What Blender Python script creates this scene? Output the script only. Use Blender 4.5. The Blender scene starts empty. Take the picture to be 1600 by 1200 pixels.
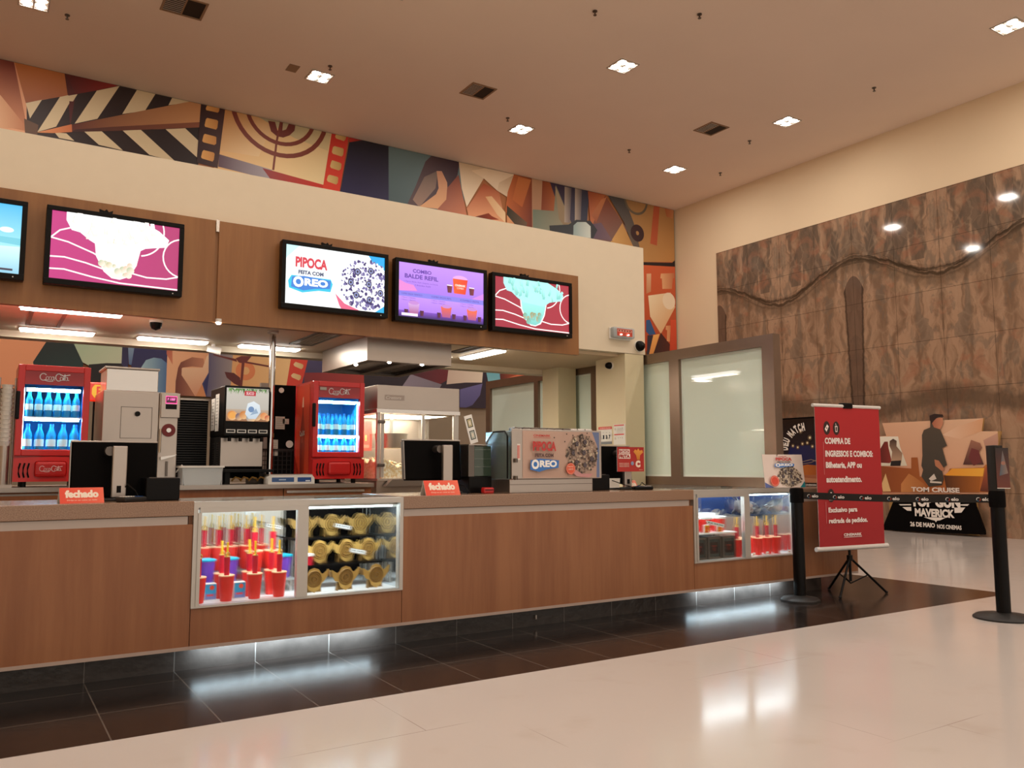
import bpy, bmesh, math, random
from mathutils import Vector, Matrix
from mathutils.geometry import tessellate_polygon
random.seed(7)
PI = math.pi
SC = bpy.context.scene
C = SC.collection

# ---------------------------------------------------------------- camera
yaw, pitch, roll = 0.571394, 0.0996842, -0.00168896
fw = Vector((math.sin(yaw)*math.cos(pitch), math.cos(yaw)*math.cos(pitch), math.sin(pitch)))
rt = Vector((math.cos(yaw), -math.sin(yaw), 0)); up = rt.cross(fw)
r2 = rt*math.cos(roll)+up*math.sin(roll); u2 = up*math.cos(roll)-rt*math.sin(roll)
cam = bpy.data.cameras.new('camera'); cam.sensor_width = 36; cam.lens = 36*1288.55/1600; cam.clip_end = 200
co = bpy.data.objects.new('camera', cam); C.objects.link(co)
M = Matrix.Identity(4)
for i in range(3):
    M[i][0] = r2[i]; M[i][1] = u2[i]; M[i][2] = -fw[i]
M[0][3], M[1][3], M[2][3] = 0, 0, 1.2
co.matrix_world = M
SC.camera = co

# ---------------------------------------------------------------- world, exposure
w = bpy.data.worlds.new('world'); SC.world = w; w.use_nodes = True
w.node_tree.nodes['Background'].inputs[0].default_value = (1, 0.86, 0.72, 1)
w.node_tree.nodes['Background'].inputs[1].default_value = 0.9  # warm ambient fill added to brighten front faces and ceiling
SC.view_settings.view_transform = 'Standard'; SC.view_settings.look = 'None'
SC.view_settings.gamma = 1; SC.view_settings.use_curve_mapping = False
SC.view_settings.exposure = 0.1
try:
    SC.cycles.use_denoising = True; SC.cycles.max_bounces = 8; SC.cycles.sample_clamp_indirect = 6
    SC.cycles.use_light_tree = True
except Exception: pass
HALL_W = 38      # watts of each recessed lobby fixture
KIT_W = 15
CEIL = 7.63

def area(name, loc, sx, sy, watts, col, rot=(0,0,0), parent=None, spread=180):
    l = bpy.data.lights.new(name, 'AREA'); l.shape = 'RECTANGLE'; l.size = sx; l.size_y = sy
    l.energy = watts; l.color = col; l.spread = math.radians(spread)
    o = bpy.data.objects.new(name, l); C.objects.link(o); o.location = loc; o.rotation_euler = rot
    if parent: o.parent = parent
    return o

# ---------------------------------------------------------------- colour + materials
def lin(c): return c/12.92 if c <= .04045 else ((c+.055)/1.055)**2.4
def hx(h): return tuple(lin(int(h[i:i+2], 16)/255) for i in (0, 2, 4))
MATS = {}
def nodes(name):
    m = bpy.data.materials.new(name); m.use_nodes = True
    nt = m.node_tree; b = nt.nodes['Principled BSDF']
    MATS[name] = m
    return m, nt, b
def mat(name, col, rough=.5, metal=0, emit=None, es=0, trans=0, alpha=1, noise=0, ior=1.45, bump=0, coat=0, nscale=8):
    if name in MATS: return MATS[name]
    m, nt, b = nodes(name)
    c = hx(col) if isinstance(col, str) else col
    b.inputs['Base Color'].default_value = (*c, 1); b.inputs['Roughness'].default_value = rough
    b.inputs['Metallic'].default_value = metal; b.inputs['IOR'].default_value = ior
    b.inputs['Transmission Weight'].default_value = trans; b.inputs['Alpha'].default_value = alpha
    b.inputs['Coat Weight'].default_value = coat
    if es:
        b.inputs['Emission Color'].default_value = (*(hx(emit) if isinstance(emit, str) else emit), 1)
        b.inputs['Emission Strength'].default_value = es
    if noise or bump:
        tc = nt.nodes.new('ShaderNodeTexCoord'); n = nt.nodes.new('ShaderNodeTexNoise')
        n.inputs['Scale'].default_value = nscale; n.inputs['Detail'].default_value = 4
        nt.links.new(tc.outputs['Object'], n.inputs['Vector'])
        if noise:
            mx = nt.nodes.new('ShaderNodeMix'); mx.data_type = 'RGBA'
            mx.inputs[6].default_value = (*[max(0, x*(1-noise)) for x in c], 1)
            mx.inputs[7].default_value = (*[min(1, x*(1+noise)) for x in c], 1)
            nt.links.new(n.outputs['Fac'], mx.inputs[0]); nt.links.new(mx.outputs[2], b.inputs['Base Color'])
        if bump:
            bp = nt.nodes.new('ShaderNodeBump'); bp.inputs['Strength'].default_value = bump; bp.inputs['Distance'].default_value = .01
            nt.links.new(n.outputs['Fac'], bp.inputs['Height']); nt.links.new(bp.outputs['Normal'], b.inputs['Normal'])
    return m
class G:
    """tiny node-graph helper"""
    def __init__(s, nt): s.nt = nt
    def n(s, t, **k):
        x = s.nt.nodes.new(t)
        for a, v in k.items(): setattr(x, a, v)
        return x
    def m(s, op, a, b=None, c=None):
        x = s.n('ShaderNodeMath', operation=op)
        for i, v in enumerate((a, b, c)):
            if v is None: continue
            if isinstance(v, (int, float)): x.inputs[i].default_value = v
            else: s.nt.links.new(v, x.inputs[i])
        return x.outputs[0]
    def mix(s, f, a, b):
        x = s.n('ShaderNodeMix', data_type='RGBA')
        for i, v in ((0, f), (6, a), (7, b)):
            if isinstance(v, (int, float)): x.inputs[i].default_value = v
            elif isinstance(v, tuple): x.inputs[i].default_value = (*v, 1)
            else: s.nt.links.new(v, x.inputs[i])
        return x.outputs[2]
    def pos(s):
        g = s.n('ShaderNodeNewGeometry'); x = s.n('ShaderNodeSeparateXYZ')
        s.nt.links.new(g.outputs['Position'], x.inputs[0]); return x.outputs
    def xyz(s, a, b, c):
        x = s.n('ShaderNodeCombineXYZ')
        for i, v in enumerate((a, b, c)):
            if isinstance(v, (int, float)): x.inputs[i].default_value = v
            else: s.nt.links.new(v, x.inputs[i])
        return x.outputs[0]
    def noise(s, vec, sc, det=4, dist=0, rough=.5):
        x = s.n('ShaderNodeTexNoise'); s.nt.links.new(vec, x.inputs['Vector'])
        x.inputs['Scale'].default_value = sc; x.inputs['Detail'].default_value = det; x.inputs['Distortion'].default_value = dist
        x.inputs['Roughness'].default_value = rough
        return x.outputs['Fac']
    def ramp(s, f, lo, hi):
        x = s.n('ShaderNodeMapRange', interpolation_type='SMOOTHSTEP'); s.nt.links.new(f, x.inputs[0])
        x.inputs[1].default_value = lo; x.inputs[2].default_value = hi; return x.outputs[0]
    def joint(s, v, off, per, half):
        """1 on the joint lines of a tile grid"""
        a = s.m('DIVIDE', s.m('SUBTRACT', v, off), per); f = s.m('FRACT', a)
        d = s.m('MINIMUM', f, s.m('SUBTRACT', 1.0, f))
        return s.m('LESS_THAN', d, half/per)

def wood_mat(name, c1, c2, rough=.38, axis='z'):
    m, nt, b = nodes(name); g = G(nt); p = g.pos()
    v = g.xyz(g.m('MULTIPLY', p[0], 5.0), g.m('MULTIPLY', p[1], 5.0), g.m('MULTIPLY', p[2], .35))
    n1 = g.noise(v, 1.2, 5, .4); n2 = g.noise(v, 9, 3)
    f = g.m('ADD', g.m('MULTIPLY', n1, .75), g.m('MULTIPLY', n2, .25))
    f = g.ramp(f, .3, .7)
    nt.links.new(g.mix(f, hx(c1), hx(c2)), b.inputs['Base Color'])
    b.inputs['Roughness'].default_value = rough
    return m
wood_mat('counter_wood', '8a5737', '9e6a46'); wood_mat('fascia_wood', '88592f', '9a693b'); wood_mat('kitchen_wood', '9a5a30', 'ad6c3e')

def stone_mat():
    m, nt, b = nodes('granite'); g = G(nt); p = g.pos(); v = g.xyz(p[0], p[1], p[2])
    n = g.ramp(g.noise(v, 160, 3), .3, .7); n2 = g.noise(v, 6, 3)
    c = g.mix(n, hx('8a6c58'), hx('a4866f')); c = g.mix(g.m('MULTIPLY', n2, .4), c, hx('8c6a55'))
    nt.links.new(c, b.inputs['Base Color']); b.inputs['Roughness'].default_value = .18
stone_mat()
def floor_mat():
    m, nt, b = nodes('floor_tiles'); g = G(nt); p = g.pos(); v = g.xyz(p[0], p[1], 0.0)
    dark = g.m('MULTIPLY', g.m('LESS_THAN', p[0], 8.22), g.m('GREATER_THAN', p[1], 4.13))
    jd = g.m('MAXIMUM', g.joint(p[0], .078, .475, .0035), g.joint(p[1], 4.13, .47, .0035))
    cd = g.mix(g.noise(v, 5, 4), hx('1c1715'), hx('2b2320')); cd = g.mix(jd, cd, hx('5e5650'))
    row = g.m('FLOOR', g.m('DIVIDE', g.m('SUBTRACT', p[1], 1.0), 1.25))
    xo = g.m('ADD', p[0], g.m('MULTIPLY', row, .41))
    jl = g.m('MAXIMUM', g.joint(xo, .1, 1.25, .002), g.joint(p[1], 1.0, 1.25, .002))
    vis = g.ramp(g.noise(v, .9, 1), .5, .6)
    cl = g.mix(g.noise(v, .7, 3), hx('c6bcb6'), hx('d0c8c2'))
    cl = g.mix(g.m('MULTIPLY', g.ramp(g.noise(v, 3.0, 5), .55, .8), .18), cl, hx('a88f78'))
    cl = g.mix(g.m('MULTIPLY', jl, g.m('MULTIPLY', vis, .6)), cl, hx('7a6555'))
    nt.links.new(g.mix(dark, cl, cd), b.inputs['Base Color'])
    r = g.m('ADD', g.m('MULTIPLY', g.noise(v, 2.0, 3), .06), .10)
    nt.links.new(g.m('ADD', r, g.m('MULTIPLY', dark, .05)), b.inputs['Roughness']); b.inputs['Specular IOR Level'].default_value = .32
floor_mat()
def marble_mat():
    m, nt, b = nodes('veined_marble'); g = G(nt); p = g.pos()
    y, z = p[1], p[2]
    # book-matched slabs: the pattern mirrors every 1.77 m
    ym = g.m('PINGPONG', g.m('SUBTRACT', y, 9.87), 1.77)
    ph = g.m('MULTIPLY', g.m('SUBTRACT', y, 9.87), 2*PI/3.54)
    v = g.xyz(0.0, ym, z)
    wob = g.m('SUBTRACT', g.noise(v, 1.6, 5, .6), .5)
    wob2 = g.m('SUBTRACT', g.noise(v, 6, 4), .5)
    # vertical streaks
    vs = g.xyz(0.0, g.m('ADD', g.m('MULTIPLY', ym, 3.4), g.m('MULTIPLY', wob, 1.6)), g.m('MULTIPLY', z, .75))
    st = g.noise(vs, 1.2, 7, .9, .6)
    base = g.mix(g.ramp(st, .36, .62), hx('7e6450'), hx('a8886f'))
    bl = g.ramp(g.noise(g.xyz(3.0, g.m('MULTIPLY', ym, 2.2), g.m('MULTIPLY', z, 1.1)), 1.5, 3, 1.5), .52, .6)
    base = g.mix(g.m('MULTIPLY', bl, .55), base, hx('6e6256'))
    tear = g.ramp(g.noise(g.xyz(11.0, g.m('MULTIPLY', ym, 1.5), g.m('MULTIPLY', z, .42)), 1.9, 3, .5), .5, .56)
    base = g.mix(g.m('MULTIPLY', g.m('MULTIPLY', tear, g.m('GREATER_THAN', z, 5.0)), .7), base, hx('554b42'))
    pink = g.ramp(g.noise(g.xyz(7.0, ym, z), 2.1, 4, .8), .55, .66)
    base = g.mix(g.m('MULTIPLY', pink, .55), base, hx('9c6a52'))
    # fine warm vein net
    ve = g.n('ShaderNodeTexVoronoi', feature='DISTANCE_TO_EDGE'); ve.inputs['Scale'].default_value = 1.7
    nt.links.new(g.xyz(0.0, g.m('ADD', g.m('MULTIPLY', ym, 1.6), wob), g.m('ADD', g.m('MULTIPLY', z, .9), wob)), ve.inputs['Vector'])
    net = g.m('SUBTRACT', 1.0, g.ramp(ve.outputs['Distance'], .0, .05))
    base = g.mix(g.m('MULTIPLY', net, .16), base, hx('b59a80'))
    # the dark wavy seam
    zc = g.m('ADD', 5.0, g.m('MULTIPLY', g.m('COSINE', ph), .3))
    d = g.m('ADD', g.m('SUBTRACT', z, zc), g.m('MULTIPLY', wob2, .12))
    line = g.m('SUBTRACT', 1.0, g.ramp(g.m('ABSOLUTE', d), .03, .17))
    lines = g.noise(g.xyz(0.0, g.m('MULTIPLY', ym, .8), g.m('MULTIPLY', d, 14.0)), 1.6, 4, .3)
    base = g.mix(g.m('MULTIPLY', line, g.ramp(lines, .35, .6)), base, hx('33291f'))
    band = g.m('SUBTRACT', 1.0, g.ramp(g.m('ABSOLUTE', g.m('ADD', d, .12)), .1, .2))
    base = g.mix(g.m('MULTIPLY', band, .45), base, hx('63503f'))
    # second, lower seam
    zc2 = g.m('SUBTRACT', 2.32, g.m('MULTIPLY', g.m('COSINE', ph), .12))
    d2 = g.m('ADD', g.m('SUBTRACT', z, zc2), g.m('MULTIPLY', wob2, .25))
    l2 = g.m('SUBTRACT', 1.0, g.ramp(g.m('ABSOLUTE', d2), .06, .28))
    base = g.mix(g.m('MULTIPLY', l2, .75), base, hx('5a4a3c'))
    # dark pillar-shaped inclusion on each second mirror axis
    hw = g.m('ADD', g.m('ADD', .13, g.m('MULTIPLY', g.m('SUBTRACT', z, 2.4), .03)), g.m('MULTIPLY', wob2, .07))
    inz = g.m('MULTIPLY', g.m('LESS_THAN', z, g.m('SUBTRACT', 4.95, g.m('MULTIPLY', g.m('POWER', ym, 2.0), 6.0))), g.m('GREATER_THAN', z, 2.25))
    pil = g.m('MULTIPLY', g.m('LESS_THAN', ym, hw), inz)
    edge = g.m('MULTIPLY', g.m('SUBTRACT', 1.0, g.ramp(g.m('ABSOLUTE', g.m('SUBTRACT', ym, hw)), .0, .04)), inz)
    base = g.mix(g.m('MULTIPLY', pil, .8), base, hx('5d4a3f'))
    base = g.mix(g.m('MULTIPLY', edge, .8), base, hx('2c241e'))
    # slab joints
    j = g.m('MAXIMUM', g.joint(y, 9.87, .885, .004), g.joint(z, 3.47, .91, .004))
    base = g.mix(g.m('MULTIPLY', j, .7), base, hx('33281f'))
    nt.links.new(base, b.inputs['Base Color']); b.inputs['Roughness'].default_value = .055
marble_mat()
def kick_mat():
    m, nt, b = nodes('plinth_tile'); g = G(nt); p = g.pos(); v = g.xyz(p[0], p[1], p[2])
    j = g.joint(p[0], .078, .475, .003)
    c = g.mix(g.noise(v, 7, 5), hx('26211f'), hx('4a423e')); c = g.mix(j, c, hx('6a6460'))
    nt.links.new(c, b.inputs['Base Color']); b.inputs['Roughness'].default_value = .2
    bp = g.n('ShaderNodeBump'); bp.inputs['Strength'].default_value = .35; bp.inputs['Distance'].default_value = .01
    nt.links.new(g.noise(v, 14, 4), bp.inputs['Height']); nt.links.new(bp.outputs['Normal'], b.inputs['Normal'])
kick_mat()
def popcorn_mat():
    m, nt, b = nodes('popcorn'); g = G(nt); p = g.pos(); v = g.xyz(p[0], p[1], p[2])
    nt.links.new(g.mix(g.ramp(g.noise(v, 60, 2), .4, .62), hx('e8cc98'), hx('fcf4e2')), b.inputs['Base Color'])
    b.inputs['Roughness'].default_value = .8
popcorn_mat()
def paint_mat(name, rough, emit=0, coat=0):
    m, nt, b = nodes(name); a = nt.nodes.new('ShaderNodeAttribute'); a.attribute_name = 'Col'
    nt.links.new(a.outputs['Color'], b.inputs['Base Color']); b.inputs['Roughness'].default_value = rough
    b.inputs['Coat Weight'].default_value = coat
    if emit:
        b.inputs['Base Color'].default_value = (0, 0, 0, 1)
        nt.links.remove(b.inputs['Base Color'].links[0])
        nt.links.new(a.outputs['Color'], b.inputs['Emission Color']); b.inputs['Emission Strength'].default_value = emit
        b.inputs['Base Color'].default_value = (.02, .02, .02, 1)
    return m
paint_mat('print_matte', .55); paint_mat('print_gloss', .25); paint_mat('print_screen', .3, 1.25); paint_mat('print_backlit', .4, .9)

mat('cream_paint', 'e0d2ba', .7, noise=.03); mat('ceiling_paint', 'f0dccc', .75, noise=.05, nscale=.6)
mat('wall_paint', 'e6d0b0', .75, noise=.03, nscale=1); mat('pier_paint', 'd8ccaa', .65, noise=.02)
mat('kitchen_ceiling', 'd8c2a4', .6); mat('dim_wall', '8c7a66', .6, noise=.08, nscale=2)
mat('steel', 'b4aaa2', .32, .9, noise=.06, nscale=3); mat('steel_dark', '6e6660', .35, .9); mat('brushed', '8f857d', .42, .85, noise=.08)
mat('steel_bright', 'd8d4d0', .25, .9); mat('alu', 'c2beb8', .4, .6); mat('white_strip', 'b9aca4', .4, .3)
mat('trim_pink', 'b8a49a', .5, .2)
mat('black', '0a0808', .35, ior=1.25); mat('black_matte', '0a0808', .6, ior=1.15); mat('charcoal', '1c1a19', .5); mat('rubber', '0c0b0b', .8)
mat('red', 'c41a1a', .3, coat=.3); mat('red_dark', '6e0f12', .4); mat('red_glow', 'd83018', .4, emit='ff3010', es=.6)
mat('orange_red', 'cc3a26', .4); mat('cup_red', 'e2382e', .35); mat('straw_red', 'c01830', .35); mat('straw_yellow', 'e8b820', .4); mat('cup_rim', 'f0b890', .4)
mat('white', 'e8e4de', .5); mat('white_gloss', 'f0f0ee', .2); mat('paper', 'e2e0d8', .7); mat('plastic_clear', 'd8dee0', .2, trans=.35, alpha=.75)
mat('gold_card', 'b8944e', .4, .15); mat('gold_dark', '8a6830', .4, .1); mat('purple', '7a4cc8', .3, trans=.2); mat('cyan_lid', '20b8e0', .3)
mat('glass', 'f4fffc', .02, trans=1, ior=1.1, alpha=.35); mat('glass_green', 'b8d0c8', .05, trans=.6, alpha=.5)
mat('frosted', 'dcebdf', .45, coat=.7, ior=1.2); mat('frost_edge', 'e4efe6', .3)
mat('bronze_frame', '8c7868', .36, .75, noise=.08); mat('fridge_liner', '3cacec', .5); mat('fridge_shelf', 'f0faff', .4)
mat('bottle_blue', '2aa8e8', .12, trans=.3); mat('bottle_label', 'd8f8ff', .4); mat('bottle_dark', '0c4878', .2); mat('cap_blue', '1060a8', .4)
mat('lamp_on', 'ffffff', .5, emit=(1, .93, .82), es=30); mat('tube_on', 'ffffff', .5, emit=(1, .97, .92), es=14)
mat('led_cool', 'ffffff', .5, emit=(.75, .93, 1), es=8); mat('led_dim', 'ffffff', .5, emit=(.75, .93, 1), es=1.5); mat('display_white', 'eef0f0', .4); mat('mirror', 'dfe6ea', .06, .95)
mat('blue_card', '1c3a78', .5); mat('tan_card', 'b08850', .7); mat('scale_body', 'dcdcd8', .4); mat('scale_blue', '2858a0', .4)
mat('green_glass', '38483c', .1, coat=.5); mat('vent_dark', '201a16', .7); mat('vent_frame', '96785e', .6); mat('pink_led', '300818', .4, emit='ff3080', es=3)
mat('dark_case', '2c3432', .15, coat=.5); mat('chrome', 'd8d8d8', .12, 1); mat('belt', '15110f', .7); mat('banner_white', 'd8d4d0', .35)

# ---------------------------------------------------------------- mesh helpers
class MB:
    def __init__(s): s.bm = bmesh.new()
    def box(s, x0, x1, y0, y1, z0, z1, bev=0, seg=2):
        r = bmesh.ops.create_cube(s.bm, size=1)
        for v in r['verts']:
            v.co = Vector(((x0+x1)/2+v.co.x*(x1-x0), (y0+y1)/2+v.co.y*(y1-y0), (z0+z1)/2+v.co.z*(z1-z0)))
        if bev:
            es = list({e for v in r['verts'] for e in v.link_edges})
            bmesh.ops.bevel(s.bm, geom=es, offset=bev, segments=seg, affect='EDGES', profile=.5)
        return s
    def cyl(s, a, b, r, rb=None, seg=20, cap=True):
        a, b = Vector(a), Vector(b); d = b-a; q = d.to_track_quat('Z', 'Y').to_matrix().to_4x4()
        q.translation = (a+b)/2
        bmesh.ops.create_cone(s.bm, cap_ends=cap, segments=seg, radius1=r, radius2=r if rb is None else rb, depth=d.length, matrix=q)
        return s
    def sph(s, c, r, sz=1, seg=16):
        m = Matrix.Translation(c) @ Matrix.Diagonal((1, 1, sz, 1))
        bmesh.ops.create_uvsphere(s.bm, u_segments=seg, v_segments=max(6, seg//2), radius=r, matrix=m); return s
    def lathe(s, prof, c=(0, 0, 0), seg=20):
        rings = []
        for r, z in prof:
            rings.append([s.bm.verts.new((c[0]+r*math.cos(2*PI*k/seg), c[1]+r*math.sin(2*PI*k/seg), c[2]+z)) for k in range(seg)])
        for i in range(len(rings)-1):
            for k in range(seg):
                s.bm.faces.new((rings[i][k], rings[i][(k+1) % seg], rings[i+1][(k+1) % seg], rings[i+1][k]))
        if prof[0][0] > 1e-5: s.bm.faces.new(rings[0][::-1])
        if prof[-1][0] > 1e-5: s.bm.faces.new(rings[-1])
        return s
    def prism(s, pts, a0, a1, axis='y'):
        """outline extruded along an axis; pts are the two other coordinates in order"""
        def mk(p, a): return {'x': (a, p[0], p[1]), 'y': (p[0], a, p[1]), 'z': (p[0], p[1], a)}[axis]
        A = [s.bm.verts.new(mk(p, a0)) for p in pts]; B = [s.bm.verts.new(mk(p, a1)) for p in pts]
        n = len(pts)
        tri = tessellate_polygon([[Vector((p[0], p[1], 0)) for p in pts]])
        for t in tri:
            try: s.bm.faces.new([A[i] for i in t]); s.bm.faces.new([B[i] for i in t][::-1])
            except ValueError: pass
        for i in range(n):
            s.bm.faces.new((A[i], A[(i+1) % n], B[(i+1) % n], B[i]))
        return s
    def tube(s, pts, r, seg=8):
        pts = [Vector(p) for p in pts]; rings = []
        for i, p in enumerate(pts):
            d = (pts[min(i+1, len(pts)-1)]-pts[max(i-1, 0)]).normalized(); q = d.to_track_quat('Z', 'Y')
            rings.append([s.bm.verts.new(p+q @ Vector((r*math.cos(2*PI*k/seg), r*math.sin(2*PI*k/seg), 0))) for k in range(seg)])
        for i in range(len(rings)-1):
            for k in range(seg):
                s.bm.faces.new((rings[i][k], rings[i][(k+1) % seg], rings[i+1][(k+1) % seg], rings[i+1][k]))
        s.bm.faces.new(rings[0][::-1]); s.bm.faces.new(rings[-1]); return s
    def obj(s, name, m, parent=None, smooth=False, loc=None, rot=None):
        bmesh.ops.recalc_face_normals(s.bm, faces=s.bm.faces)
        me = bpy.data.meshes.new(name); s.bm.to_mesh(me); s.bm.free()
        if smooth:
            for p in me.polygons: p.use_smooth = True
            try: me.set_sharp_from_angle(angle=math.radians(40))
            except Exception: pass
        me.materials.append(MATS[m])
        o = bpy.data.objects.new(name, me); C.objects.link(o)
        if parent: o.parent = parent
        if loc: o.location = loc
        if rot: o.rotation_euler = rot
        return o
def tag(o, label, cat, group=None):
    o['label'] = label; o['category'] = cat
    if group: o['group'] = group
    return o
def thing(name, label, cat, loc=(0, 0, 0), group=None, rz=0):
    o = bpy.data.objects.new(name, None); o.empty_display_size = .1; C.objects.link(o)
    o.location = loc; o.rotation_euler = (0, 0, rz); return tag(o, label, cat, group)
def struct(o): o['kind'] = 'structure'; return o
def box(name, m, p, x0, x1, y0, y1, z0, z1, bev=0, **k): return MB().box(x0, x1, y0, y1, z0, z1, bev).obj(name, m, p, **k)
def kids(o): return [c for c in bpy.data.objects if c.parent == o]
def dup(root, loc, label, group=None, rz=None, rot=None):
    r = root.copy(); C.objects.link(r); r.location = loc; r['label'] = label
    if group: r['group'] = group
    if rz is not None: r.rotation_euler = (0, 0, rz)
    if rot: r.rotation_euler = rot
    for ch in kids(root):
        c = ch.copy(); C.objects.link(c); c.parent = r
        for g in kids(ch):
            d = g.copy(); C.objects.link(d); d.parent = c
    return r

# ---------------------------------------------------------------- flat printed pictures (vector artwork kept in one mesh)
def text_mesh(s, bold=0, shear=0):
    cu = bpy.data.curves.new('t', 'FONT'); cu.body = s; cu.offset = bold; cu.shear = shear; cu.resolution_u = 3
    o = bpy.data.objects.new('t', cu); C.objects.link(o)
    me = bpy.data.meshes.new_from_object(o.evaluated_get(bpy.context.evaluated_depsgraph_get())) if False else bpy.data.meshes.new_from_object(o)
    vs = [(v.co.x, v.co.y) for v in me.vertices]; fs = [list(p.vertices) for p in me.polygons]
    bpy.data.objects.remove(o); bpy.data.meshes.remove(me)
    return vs, fs
class Pic:
    """canvas in metres: u to the right, v up; faces local -y; every layer lies a hair in front of the last"""
    def __init__(s, w, h, bg='ffffff', step=.0004, clip=None, bg2=None, d=(0, -1)):
        s.w, s.h, s.step, s.L = w, h, step, 0; s.V = []; s.F = []; s.K = []
        s.win = clip or (0, w, 0, h)
        if bg: s.poly([(0, 0), (w, 0), (w, h), (0, h)], bg, bg2, d)
    def clip(s, P):
        x0, x1, y0, y1 = s.win
        for ax, lim, sg in ((0, x0, 1), (0, x1, -1), (1, y0, 1), (1, y1, -1)):
            out = []
            for i in range(len(P)):
                a, b = P[i-1], P[i]; ia = sg*(a[ax]-lim) >= 0; ib = sg*(b[ax]-lim) >= 0
                if ia != ib:
                    t = (lim-a[ax])/(b[ax]-a[ax]); out.append((a[0]+t*(b[0]-a[0]), a[1]+t*(b[1]-a[1])))
                if ib: out.append(b)
            P = out
            if not P: return P
        return P
    def poly(s, pts, c, c2=None, d=None, raw=None):
        full = pts; P = s.clip([tuple(p) for p in pts])
        if len(P) < 3: return
        s.L += 1; b = len(s.V); y = -s.L*s.step
        if c2:
            d = d or (1, 0); pr = [p[0]*d[0]+p[1]*d[1] for p in full]; lo, hi = min(pr), max(pr)
        ca = hx(c); cb = hx(c2) if c2 else ca
        cols = []
        for p in P:
            f = (p[0]*d[0]+p[1]*d[1]-lo)/max(1e-6, hi-lo) if c2 else 0
            cols.append(tuple(ca[i]+(cb[i]-ca[i])*f for i in range(3))); s.V.append((p[0], y, p[1]))
        s.K += cols
        for t in tessellate_polygon([[Vector((p[0], p[1], 0)) for p in P]]): s.F.append([b+i for i in t])
    def rect(s, u0, v0, u1, v1, c, c2=None, d=(0, 1)): s.poly([(u0, v0), (u1, v0), (u1, v1), (u0, v1)], c, c2, d)
    def disc(s, u, v, r, c, ry=None, n=20, c2=None):
        s.poly([(u+r*math.cos(2*PI*k/n), v+(ry or r)*math.sin(2*PI*k/n)) for k in range(n)], c, c2, (1, -1))
    def ring(s, u, v, r, t, c, a0=0, a1=2*PI, n=28):
        base = s.L
        for k in range(n):
            a, b = a0+(a1-a0)*k/n, a0+(a1-a0)*(k+1)/n
            s.poly([(u+r*math.cos(a), v+r*math.sin(a)), (u+r*math.cos(b), v+r*math.sin(b)), (u+(r-t)*math.cos(b), v+(r-t)*math.sin(b)), (u+(r-t)*math.cos(a), v+(r-t)*math.sin(a))], c); s.L = base
        s.L = base+1
    def stroke(s, pts, t, c, taper=False):
        P = [Vector(p) for p in pts]; n = len(P); base = s.L
        for i in range(n-1):
            d = (P[i+1]-P[i]); 
            if d.length < 1e-9: continue
            nn = Vector((-d.y, d.x)).normalized(); w0 = w1 = t/2; e = d.normalized()*t*.25
            a, b = P[i]-e, P[i+1]+e
            s.poly([tuple(a+nn*w0), tuple(a-nn*w0), tuple(b-nn*w1), tuple(b+nn*w1)], c); s.L = base
        s.L = base+1
    def text(s, t, u, v, w, h, c, bold=0, shear=0, rot=0):
        vs, fs = text_mesh(t, bold, shear)
        if not vs: return
        x0 = min(p[0] for p in vs); x1 = max(p[0] for p in vs); y0 = min(p[1] for p in vs); y1 = max(p[1] for p in vs)
        s.L += 1; b = len(s.V); y = -s.L*s.step; ca = hx(c); cr, sr = math.cos(rot), math.sin(rot)
        for p in vs:
            a = (p[0]-x0)/max(1e-6, x1-x0)*w; q = (p[1]-y0)/max(1e-6, y1-y0)*h
            s.V.append((u+a*cr-q*sr, y, v+a*sr+q*cr)); s.K.append(ca)
        for f in fs: s.F.append([b+i for i in f])
    def obj(s, name, m, parent=None, loc=(0, 0, 0), rz=0, rot=None, back=0):
        me = bpy.data.meshes.new(name); V = list(s.V); F = list(s.F); K = list(s.K)
        if back:   # give the sheet its thickness
            b = len(V); w, h = s.w, s.h; x0, z0 = s.win[0], s.win[2]
            V += [(0, 0, 0), (w, 0, 0), (w, 0, h), (0, 0, h), (0, back, 0), (w, back, 0), (w, back, h), (0, back, h)]
            K += [(.55, .52, .5)]*8
            F += [[b, b+1, b+5, b+4], [b+1, b+2, b+6, b+5], [b+2, b+3, b+7, b+6], [b+3, b, b+4, b+7], [b+4, b+5, b+6, b+7]]
        me.from_pydata(V, [], F)
        at = me.color_attributes.new('Col', 'FLOAT_COLOR', 'POINT')
        for i, k in enumerate(K): at.data[i].color = (*k, 1)
        me.materials.append(MATS[m]); o = bpy.data.objects.new(name, me); C.objects.link(o)
        if parent: o.parent = parent
        o.location = loc; o.rotation_euler = rot or (0, 0, rz)
        return o

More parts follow.
